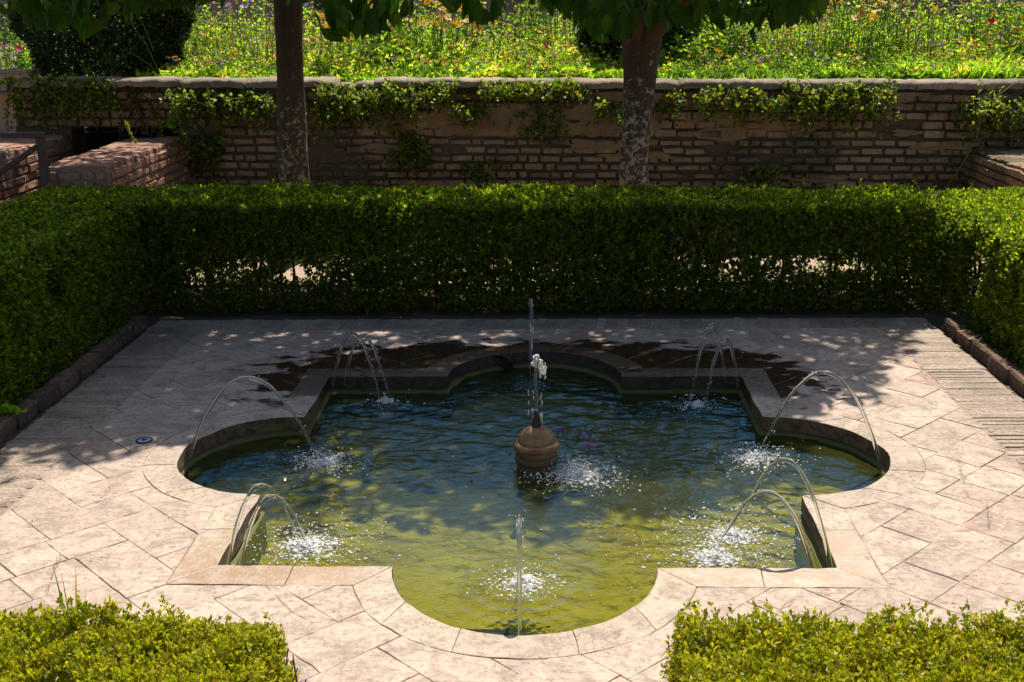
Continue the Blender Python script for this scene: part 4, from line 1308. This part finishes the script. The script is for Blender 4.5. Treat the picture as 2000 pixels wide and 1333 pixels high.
YEL = [(.80, .42, .02), (.85, .50, .04), (.78, .36, .02)]
FL = {'daisy': [flower_mesh('flower', YEL, (.30, .14, .02), 9, .043, .15) for _ in range(3)],
      'rose': [flower_mesh('flower', [(.55, .01, .03), (.62, .02, .05), (.45, .01, .03)], (.5, .02, .04), 12, .044, .9) for _ in range(2)],
      'pinkrose': [flower_mesh('flower', [(.65, .06, .16), (.72, .12, .22)], (.6, .3, .1), 12, .034, .8) for _ in range(2)],
      'violet': [flower_mesh('flower', [(.22, .13, .48), (.30, .18, .55), (.18, .12, .50)], (.35, .2, .5), 8, .019, .4) for _ in range(2)],
      'white': [flower_mesh('flower', [(.75, .70, .62), (.78, .66, .66)], (.6, .5, .2), 8, .016, .3) for _ in range(2)],
      'mauve': [flower_mesh('flower', [(.48, .24, .50), (.56, .32, .56)], (.5, .3, .3), 9, .040, .4) for _ in range(2)],
      'crimson': [flower_mesh('flower', [(.30, .01, .08), (.40, .02, .10)], (.3, .02, .05), 9, .024, .5) for _ in range(2)]}


def clump(name, px, Y, h, nst, L, W, label, cat, flower=None, leafmat='meadow', group=None, lean=.3, per=10, stemmat='green_stem', tb=0.0, fprob=.8, wid=.14):
    x = at_y(px, 60, Y)[0]; root = empty(name, (x, Y, float(bed_z(x, Y))), label, cat, group)
    aL, aS = Acc(), Acc(); tips = []
    for i in range(nst):
        b = (random.gauss(0, wid), random.gauss(0, wid*.6), -.02)
        tips += herb(aL, aS, b, h, 1, L, W, lean, per, tb)
    aL.build('foliage', MAT[leafmat], root, 'stuff'); aS.build('stalks', MAT[stemmat], root, 'stuff')
    if flower:
        for t in tips:
            if random.random() < fprob:
                link('flower', random.choice(FL[flower]), None, root, Matrix.Translation(t) @ Euler((random.uniform(0, 1.1), random.uniform(-.5, .5), random.uniform(0, 6.28))).to_matrix().to_4x4() @ Matrix.Diagonal((*(random.uniform(.8, 1.2),)*3, 1)))
    return root


GD = 'yellow daisies in the flower bed'
clump('daisy_clump', 655, 5.55, 0.56, 26, .05, .016, 'yellow daisy clump just right of the left tree trunk', 'flowers', 'daisy', group=GD)
clump('daisy_clump', 745, 6.05, 0.60, 27, .05, .016, 'yellow daisy clump behind the tip of the drooping left leaves', 'flowers', 'daisy', group=GD)
clump('daisy_clump', 845, 5.95, 0.66, 30, .05, .016, 'tall yellow daisy clump in the gap between the two leaf canopies', 'flowers', 'daisy', group=GD)
clump('daisy_clump', 910, 6.35, 0.61, 24, .05, .016, 'yellow daisy clump under the left end of the right canopy', 'flowers', 'daisy', group=GD)
clump('daisy_clump', 1660, 5.85, 0.66, 28, .05, .016, 'yellow daisy clump just right of the right canopy end', 'flowers', 'daisy', group=GD)
clump('daisy_clump', 1745, 6.25, 0.72, 26, .05, .016, 'yellow daisy clump near the right end of the flower bed', 'flowers', 'daisy', group=GD)
clump('rose_bush', 350, 6.0, .56, 9, .045, .024, 'rose bush with red blooms right of the big dark bush', 'rose bush', 'rose', group='rose bushes in the flower bed', fprob=.35)
clump('rose_bush', 1905, 5.9, .46, 8, .045, .024, 'rose bush with a single deep red bloom near the right edge', 'rose bush', 'rose', group='rose bushes in the flower bed', fprob=.2)
clump('rose_bush', 45, 6.4, .32, 12, .045, .024, 'rose bush with pink blooms at the left edge above the pink wall', 'rose bush', 'pinkrose', group='rose bushes in the flower bed', fprob=.5)
clump('dry_plant', 510, 5.8, .66, 16, .022, .012, 'brown dried seed-head stalks just left of the left tree trunk', 'dry plant', None, 'dry', 'dried plants in the flower bed', .2, 34, 'green_stem')
clump('dry_plant', 435, 5.9, .60, 10, .020, .011, 'pale dried stalks midway between red rose bush and left trunk', 'dry plant', None, 'dry', 'dried plants in the flower bed', .35, 26)
clump('dry_plant', 1560, 5.8, .58, 12, .024, .010, 'reddish dried stalks under the right end of the canopy', 'dry plant', None, 'dry', 'dried plants in the flower bed', .3, 22)
clump('dry_plant', 1800, 5.7, .66, 10, .026, .010, 'brown dry upright stalks in the right part of the bed', 'dry plant', None, 'dry', 'dried plants in the flower bed', .2, 24)
clump('dry_plant', 1955, 5.6, .55, 12, .026, .011, 'yellowed dry stems at the right edge of the bed', 'dry plant', None, 'dry', 'dried plants in the flower bed', .5, 22)
clump('dry_plant', 1090, 5.8, .60, 14, .026, .012, 'brownish shaded dry shrub left of the conical bush', 'dry plant', None, 'dry', 'dried plants in the flower bed', .3, 24, tb=-.1)
clump('mauve_flower', 478, 6.2, .70, 4, .05, .014, 'tall mauve flowers at the top left of the left trunk', 'flowers', 'mauve')
clump('violet_flowers', 460, 5.5, .22, 10, .03, .010, 'low violet flowers left of the left trunk near the wall top', 'flowers', 'violet', group='low violet flowers', fprob=.7)
clump('violet_flowers', 730, 5.6, .24, 9, .03, .010, 'low violet flowers right of the left trunk near the wall top', 'flowers', 'violet', group='low violet flowers', fprob=.7)
clump('violet_flowers', 1590, 5.6, .30, 8, .03, .010, 'low blue-violet flowers below the right canopy end', 'flowers', 'violet', group='low violet flowers', fprob=.7)
clump('crimson_flower', 1000, 5.6, .30, 5, .04, .011, 'small crimson flowers in long grass between the trunks', 'flowers', 'crimson', fprob=.6)
clump('mauve_flower', 1950, 6.0, .64, 6, .045, .013, 'mauve flowers near the top right corner of the bed', 'flowers', 'mauve', fprob=.7)
clump('white_flowers', 1640, 5.45, .20, 9, .03, .011, 'small pale pink-white flowers low beside the coping at right', 'flowers', 'white', fprob=.8)
# tall grass stem with branched top in front of the dark bush
gs = empty('grass_stalk', tuple(at_y(305, 135, 5.2)*np.array([1, 1, 0])+np.array([0, 0, 1.10])), 'pale forked grass stalk leaning over the wall in front of the dark bush', 'grass stalk')
o0 = np.array(gs.location)
for pts in ([(305, 140), (290, 125), (256, 104), (235, 110)], [(256, 104), (255, 92)], [(256, 104), (237, 96)], [(310, 140), (285, 85), (262, 55), (245, 38)], [(300, 100), (285, 60), (273, 35)]):
    p = np.array([at_y(a, b, 5.2) for a, b in pts]); V, T = tube(p-o0, np.linspace(.004, .002, len(p)), 5); link('stalk', mesh_np('stalk', V, T), MAT['green_stem'], gs)

# pale stone garden wall far behind the bed
gw = empty('garden_wall', (0, 13.5, 1.1), 'pale stone wall far behind the flower bed, glimpsed between plants and leaves', 'wall')
box_part('wall_face', -14, 14, 0, .35, -.1, .95, MAT['wall_coping'], gw)
box_part('wall_cap', -14.05, 14.05, -.04, .39, .95, 1.03, MAT['kerb'], gw)
# tall leafy shrubs at the back of the bed
for (px, Y, h, wid_, lab) in ((20, 6.9, .62, .3, 'leafy shrub at the back left corner of the flower bed'), (420, 7.0, .72, .32, 'leafy shrub at the back of the bed left of the left trunk'),
                              (640, 7.2, .7, .3, 'leafy shrub at the back of the bed right of the left trunk'), (1010, 6.5, .78, .34, 'tall leafy shrub at the back between the trunks, beside the conical bush'),
                              (1420, 6.9, .72, .34, 'leafy shrub behind the drooping right canopy'), (1720, 6.5, .80, .34, 'tall dark leafy shrub right of the right canopy'), (1870, 6.4, .82, .36, 'tall leafy shrub in the top right corner of the flower bed')):
    clump('shrub', px, Y, h, 46, .06, .028, lab, 'shrub', None, 'meadow', 'leafy shrubs at the back of the flower bed', .35, 22, 'stem', random.choice([-.22, -.1, .12]), 0, wid_)

# the rest of the bed grows as one mass
acL, acS = Acc(), Acc()
for i in range(5200):
    Y = 5.12+abs(random.gauss(0, 1))**1.25*1.3
    if Y > 9.5: continue
    x = random.uniform(-1, 1)*(3.6+(Y-4.7)*.62)+.1
    if -4.4 < x < -3.2 and Y < 6.6: continue
    h = (.10+.44*min(1, (Y-5.05)/1.6))*random.uniform(.6, 1.2)
    q1 = fnoise(np.array([[x, Y, 0.]]), 1.9, 5)[0]; q2 = fnoise(np.array([[x, Y, 3.]]), 3.1, 8)[0]
    h *= 1+.45*q1*min(1, (Y-5.05)/.8); h = min(h, 1.0)
    wide = .5+.45*q2+random.gauss(0, .12); dk = -.28 if q1 > .45 and Y > 5.6 else .0
    herb(acL, acS if i % 4 == 0 else None, (x, Y, float(bed_z(x, Y))-.02), h, 4, .040 if wide < .45 else .068 if wide < .8 else .11, .014 if wide < .45 else .030 if wide < .8 else .026, .5, 10, random.choice([-.25, -.1, 0, .1, .22, .3, .55 if q2 > 0 else .1])+.15*q2+dk)
o = acL.build('meadow_plants', MAT['meadow'], None, 'stuff'); tag(o, 'mass of bright leafy green plants filling the raised flower bed', 'plants')
o = acS.build('meadow_stalks', MAT['green_stem'], None, 'stuff'); tag(o, 'thin stalks among the green plants of the raised bed', 'plant stalks')
acF = Acc()
for i in range(3400):
    Y = 5.2+abs(random.gauss(0, 1))*1.4; x = random.uniform(-1, 1)*(3.6+(Y-4.7)*.6)
    if -4.4 < x < -3.2 and Y < 6.6: continue
    z = float(bed_z(x, Y))+(.10+.55*min(1, (Y-5.05)/1.5))*random.uniform(.5, 1.2)
    yel = math.exp(-((x+.5)/.8)**2)+.9*math.exp(-((x-2.8)/1.3)**2)
    c = random.choices([(.78, .42, .03), (.62, .50, .40), (.55, .32, .12), (.28, .2, .5), (.72, .55, .10)], [1+3*yel, .8, 1.3, .6, 1])[0]
    q3 = fnoise(np.array([[x, Y, 1.]]), 2.4, 14)[0]
    if q3 < -.15 and random.random() < .85: continue
    m = random.choice([4, 5, 6]); r = random.uniform(.011, .022)
    ac_d = rdir(m); ac_d[:, 2] = abs(ac_d[:, 2])*.5
    acF.add(leaf4(np.tile([[x, Y, z]], (m, 1)), ac_d, r*1.3, r), LEAF_F, .5, c)
o = acF.build('wildflowers', MAT['petal'], None, 'stuff'); tag(o, 'small scattered yellow, cream and rust flower heads through the bed', 'wildflowers')
# grass fringe along the coping
def blades(ac, P, h, wd, lean):
    n = len(P); a = rng.random(n)*6.283; ln = lean*rng.random(n)*h
    d = np.stack([np.cos(a), np.sin(a), 0*a], -1); s = np.stack([-np.sin(a), np.cos(a), 0*a], -1)
    up = np.array([0, 0, 1.0]); hh = h[:, None]; w_ = wd[:, None]; L_ = ln[:, None]
    rows = []
    for t, q in ((0, 1), (.4, .9), (.75, .6)):
        c = P+d*L_*t**2+up*hh*(t-.25*t*t*(ln/h)[:, None]); rows += [c-s*w_*q*.5, c+s*w_*q*.5]
    tip = P+d*L_*1.15+up*hh*(1-.45*(ln/h)[:, None])
    ac.add(np.stack(rows+[tip], 1), [(0, 1, 3), (0, 3, 2), (2, 3, 5), (2, 5, 4), (4, 5, 6)])


ac = Acc(); n = 3600
X = rng.uniform(-3.25, 4.4, n); Yb = 5.06+np.abs(rng.normal(0, .16, n)); dn = fnoise(np.stack([X, Yb, 0*X], -1), 2.2, 3)
kp = (dn > -.3); X, Yb, dn = X[kp], Yb[kp], dn[kp]
h = (.10+.13*np.clip(dn, 0, 1.2))*rng.uniform(.7, 1.3, len(X))
blades(ac, np.stack([X, Yb, np.full(len(X), 1.09)-.011*X], -1), h, rng.uniform(.008, .017, len(X)), 1.0)
o = ac.build('grass', MAT['grass'], None, 'stuff'); tag(o, 'bright green grass fringe growing along the wall top', 'grass')

# ------------------------------------------------------------------ plants rooted in the wall
def wall_plant(px0, px1, py0, py1, n, label, dark=False, mat='ivy', L=.026, out=.10, name='wall_plant', grp='green plants hanging on the brick wall'):
    a, b = at_y(px0, py0, WY-.04), at_y(px1, py1, WY-.04); x0, x1, z1, z0 = a[0], b[0], a[2], b[2]
    c = np.array([(x0+x1)/2, WY-.03, z1]); root = empty(name, tuple(c), label, 'wall plant', grp)
    aL, aS = Acc(), Acc()
    ns = max(3, n//24)
    for i in range(ns):
        sx = np.clip(random.gauss((x0+x1)/2, (x1-x0)*.28), x0, x1); sz = z1-random.random()**1.3*(z1-z0)*.55
        ex = sx+random.gauss(0, .06); ez = sz-random.uniform(.15, .75)*(z1-z0)*.75
        o_ = out*random.uniform(.2, 1.2)
        t = np.linspace(0, 1, 6)[:, None]
        p = np.concatenate([sx+(ex-sx)*t, WY+.0-o_*np.sin(t*2.2), sz+(ez-sz)*t**1.5+.03*np.sin(t*3.1)], 1)
        V, T = tube(p-c, .0022, 3, False); aS.add(V, T)
        m = 24; tt_ = rng.random(m)
        P = np.stack([np.interp(tt_, t[:, 0], p[:, j]) for j in range(3)], -1)+rng.normal(0, .014, (m, 3)); P[:, 1] = np.minimum(P[:, 1], WY-.008)
        D = unit(np.stack([rng.normal(0, .8, m), -np.abs(rng.normal(0, .8, m))-.1, rng.normal(-.1, .7, m)], -1)); s = rng.uniform(.6, 1.2, m)
        aL.add(leaf6(P-c, D, L*s, L*.8*s), BROAD_F)
    aL.build('leaves', MAT[mat], root, 'stuff'); aS.build('stems', MAT['stem'], root, 'stuff')


wall_plant(15, 230, 152, 262, 2600, 'thick dark ivy mat over the left end of the brick wall', L=.03, out=.07, name='ivy', grp=None)
wall_plant(215, 315, 175, 292, 620, 'withered brown ivy right of the green ivy mat', mat='dead_ivy', L=.024, out=.05, name='ivy', grp=None)
wall_plant(318, 345, 225, 262, 200, 'small bright green fern-like tuft above the parapet', L=.02, out=.06, name='fern', grp=None, mat='grass')
WP = [((335, 425, 178, 262, 620), 'dark green wall plant between withered ivy and left trunk'), ((425, 545, 182, 262, 760), 'dark green wall plant directly left of the left trunk'),
      ((596, 690, 170, 275, 620), 'green wall plant directly right of the left trunk'), ((690, 815, 162, 262, 1000), 'widest sunlit wall plant right of the left trunk'),
      ((815, 905, 165, 225, 420), 'small sunlit wall plant a third of the way between the trunks'), ((885, 950, 205, 262, 300), 'drooping low wall plant at mid wall with pinkish sprigs'),
      ((945, 1035, 165, 215, 420), 'sunlit wall plant close under the coping midway between the trunks'), ((1020, 1095, 215, 285, 330), 'long hanging wall plant with light tips midway between the trunks'),
      ((1040, 1140, 165, 215, 420), 'sunlit wall plant under the coping left of the right trunk'), ((1170, 1215, 205, 250, 200), 'small wall plant touching the left side of the right trunk'),
      ((1272, 1345, 175, 250, 250), 'sparse wall plant directly right of the right trunk'), ((1370, 1495, 175, 250, 640), 'wall plant with sunlit tips a short way right of the right trunk'),
      ((1490, 1545, 190, 255, 300), 'narrow wall plant left of the largest right-hand plant'), ((1545, 1730, 165, 268, 1500), 'largest lush wall plant on the right half of the wall'),
      ((1870, 2000, 200, 290, 620), 'dark leafy wall plant at the right end above the brick ledge'),
      ((755, 840, 258, 372, 620), 'dark mossy growth low on the wall between the trunks'), ((365, 440, 262, 372, 520), 'dark leafy plant at the inner corner of parapet and wall'),
      ((900, 965, 320, 370, 200), 'small low plant at the wall foot between the trunks'), ((1460, 1530, 330, 372, 220), 'small low plant at the wall foot right of the right trunk')]
for a, lab in WP: wall_plant(a[0], a[1], a[2], a[3], int(a[4]*1.6), lab, L=.030, out=.20 if a[2] < 210 else .07)
# loose branch of a shrub leaning on the right end of the wall
wb = empty('wall_shrub', tuple(at_y(1845, 372, 4.6)*np.array([1, 1, 0])), 'thin bare stem with pale leaf spray leaning on the right end of the wall', 'shrub')
o0 = np.array(wb.location)
p = np.array([at_y(a, b, Yq) for a, b, Yq in ((1845, 372, 4.6), (1880, 320, 4.6), (1910, 265, 4.58), (1915, 225, 4.5), (1945, 190, 4.45), (1985, 160, 4.6))])
V, T = tube(p-o0, [.007, .006, .005, .004, .003, .002], 6); link('stem', mesh_np('stem', V, T), MAT['green_stem'], wb)
ac = Acc(); m = 90
P = np.stack([rng.normal(at_y(1935, 205, 4.45)[0], .09, m), rng.normal(4.45, .04, m), rng.normal(at_y(1935, 200, 4.45)[2], .045, m)], -1)
ac.add(leaf6(P-o0, unit(rng.normal(0, 1, (m, 3))), .04*rng.uniform(.7, 1.2, m), .014), BROAD_F, rng.uniform(.5, .95, m)); ac.build('leaves', MAT['ivy'], wb, 'stuff')
# sprig against the end of the parapet and the spiky weed on its top
wall_plant(358, 386, 258, 350, 170, 'sunlit sprig hanging at the inner end of the parapet', L=.026, out=.25, name='wall_plant')
wd = empty('weed', tuple(at_z(267, 282, .755)), 'spiky grey-green weed growing on top of the brick parapet', 'weed')
p = np.array([(0, 0, 0), (-.03, 0, .06), (-.055, 0, .12), (-.065, 0, .17)]); V, T = tube(p, [.006, .006, .006, .003], 6); link('stem', mesh_np('stem', V, T), MAT['green_stem'], wd)
ac = Acc(); m = 110; tt_ = rng.random(m); P = np.stack([np.interp(tt_, [0, .33, .66, 1], p[:, j]) for j in range(3)], -1)
ac.add(leaf4(P, unit(rng.normal(0, 1, (m, 3))+np.array([0, 0, .7])), .022, .008), LEAF_F, rng.uniform(.4, .9, m)); ac.build('leaves', MAT['hedge_near'], wd, 'stuff')

# ------------------------------------------------------------------ small things
def fallen_leaf(P, L, label, rz, tilt=.15, group='fallen leaves', curl=.25):
    n = 5; V = []; T = []
    for i in range(n+1):
        t = i/n; wd_ = .5*math.sin(math.pi*min(1, t*.96+.04))**.8*.42 if i < n else 0
        for s_ in (-1, 0, 1): V.append((s_*wd_*L, (t-.5)*L, (curl*abs(s_)*wd_+.18*(t-.5)**2+.01)*L))
    for i in range(n):
        for j in range(2): a = i*3+j; T += [(a, a+1, a+4), (a, a+4, a+3)]
    o = link('fallen_leaf', mesh_np('fallen_leaf', V, T, smooth=True), MAT['fallen']); o.location = P; o.rotation_euler = (random.uniform(-tilt, tilt), random.uniform(-tilt, tilt), rz)
    return tag(o, label, 'fallen leaf', group)


for (px, py, L, lab) in ((1240, 722, .085, 'brown fallen leaf on the wet stone right of the far lobe'), (1252, 619, .085, 'curled ochre leaf at the back hedge foot, right of the far lobe jet'),
                         (1380, 622, .05, 'small tan leaf at the back paving edge beyond the far right corner jets'), (1305, 738, .06, 'dark brown leaf lying on the far rim right of the lobe'),
                         (1112, 684, .05, 'orange scrap of leaf just behind the far lobe rim'), (1568, 797, .05, 'bright orange leaf on the far right corner of the rim'),
                         (1215, 720, .045, 'small dark leaf left of the larger brown one on the wet stone'), (1640, 655, .03, 'tiny curled leaf on the far right paving'),
                         (762, 614, .07, 'rust red leaf at the foot of the back hedge, left of centre'), (948, 612, .06, 'rust red leaf at the foot of the back hedge, just left of the far jet'),
                         (1125, 628, .04, 'small ochre leaf near the back edge behind the far lobe'), (700, 722, .05, 'orange leaf on the wet stone behind the far left corner')):
    P = at_z(px, py, .002); fallen_leaf((P[0], P[1], .006), L, lab, random.uniform(.8, 2.3))
for (px, py, L, lab, z) in ((935, 378, .10, 'large pale leaf lying on the back hedge top at the middle', .612), (713, 394, .09, 'thin pale leaf on the back hedge top, left of the middle', .625), (168, 440, .08, 'curled brown leaf on the left hedge top, nearest one', .64),
                            (108, 412, .08, 'grey brown leaf on the left hedge top at its far outer corner', .645), (245, 396, .07, 'dark brown leaf on the hedge top where left and back hedge meet', .64), (1290, 372, .08, 'brown leaf on the sunny back hedge top right of the right trunk', .605), (1822, 386, .07, 'brown curled leaf on the sunlit right hedge top', .59)):
    P = at_z(px, py, z); fallen_leaf((P[0], P[1], z+.01), L, lab, random.uniform(0, 3), .4)
stk = empty('stick', tuple(at_z(335, 624, .01)), 'short yellow stick lying at the far left corner of the paving', 'stick')
V, T = tube([(-.07, .0, .006), (0, .004, .008), (.07, 0, .006)], [.007, .008, .006], 7); link('wood', mesh_np('wood', V, T), plain('straw_yellow', (.42, .25, .09), .8, .2), stk)
cp = empty('valve_cap', tuple(at_z(282, 862, .0)), 'small round blue-grey cap set in the paving left of the left lobe', 'valve cap')
lathe('rim', [(.026, .001), (.034, .002), (.036, .005), (.033, .007), (.028, .006)], MAT['bronze'], cp, 24)
lathe('disc', [(.0, .0062), (.02, .006), (.0285, .005)], MAT['cap'], cp, 24)
# petals afloat
pc = 0
for (px, py, lab, col) in ((1100, 842, 'magenta petal cluster afloat right of the column dome', (.42, .06, .34)), (1152, 858, 'bright pink petals afloat farther right of the column', (.62, .10, .40)), (1160, 874, 'small pink petal below the bright pink petals', (.6, .12, .38)),
                           (923, 936, 'pink petal afloat left of the column foot', (.65, .22, .42)), (994, 884, 'pale pink petal touching the left of the column rim', (.75, .45, .60)), (955, 712, 'magenta petal in the far lobe beside the overflow pipe', (.45, .05, .35)), (1135, 848, 'dull mauve petals between the two pink clusters', (.36, .12, .34))):
    P = at_z(px, py, WZ+.006); ac = Acc(); m = 7 if 'cluster' in lab or 'petals' in lab else 2
    Q_ = np.stack([rng.normal(0, .018 if m > 2 else .004, m), rng.normal(0, .012 if m > 2 else .004, m), rng.uniform(0, .004, m)], -1); D = rdir(m)*np.array([1, 1, .2])
    ac.add(leaf6(Q_, D, .018, .013), BROAD_F, .5, col); o = ac.build('petals', MAT['petal']); o.location = P; tag(o, lab, 'petals', kind='stuff' if m > 2 else None)
# grass tuft beside the left foreground hedge and weed by the kerb
gt = empty('grass_tuft', tuple(at_z(137, 1190, .30)*np.array([1, 1, 0])), 'tuft of tall thin grass blades rising behind the left foreground hedge', 'grass tuft')
for i, (dx, hgt) in enumerate(((-.012, .43), (-.004, .41), (.012, .435), (.02, .37), (-.02, .36))):
    ac = Acc(); blades(ac, np.array([[dx*.3, 0, 0]]), np.array([hgt]), np.array([.010]), .0)
    V = ac.V[0]; V[:, 0] += dx*(V[:, 2]/hgt)**2*2.2; o = ac.build('blade', MAT['ivy'], gt)
kw = empty('weed', tuple(at_z(30, 828, .0)), 'small bright green weed beside the left kerb', 'weed')
ac = Acc(); m = 12; a = rng.random(m)*6.28; P = np.stack([rng.normal(0, .03, m), rng.normal(0, .03, m), rng.uniform(.03, .08, m)], -1)
ac.add(leaf6(P, np.stack([np.cos(a), np.sin(a), .3+0*a], -1), .045, .035), BROAD_F, rng.uniform(.3, .8, m)); ac.build('leaves', MAT['grass'], kw, 'stuff')
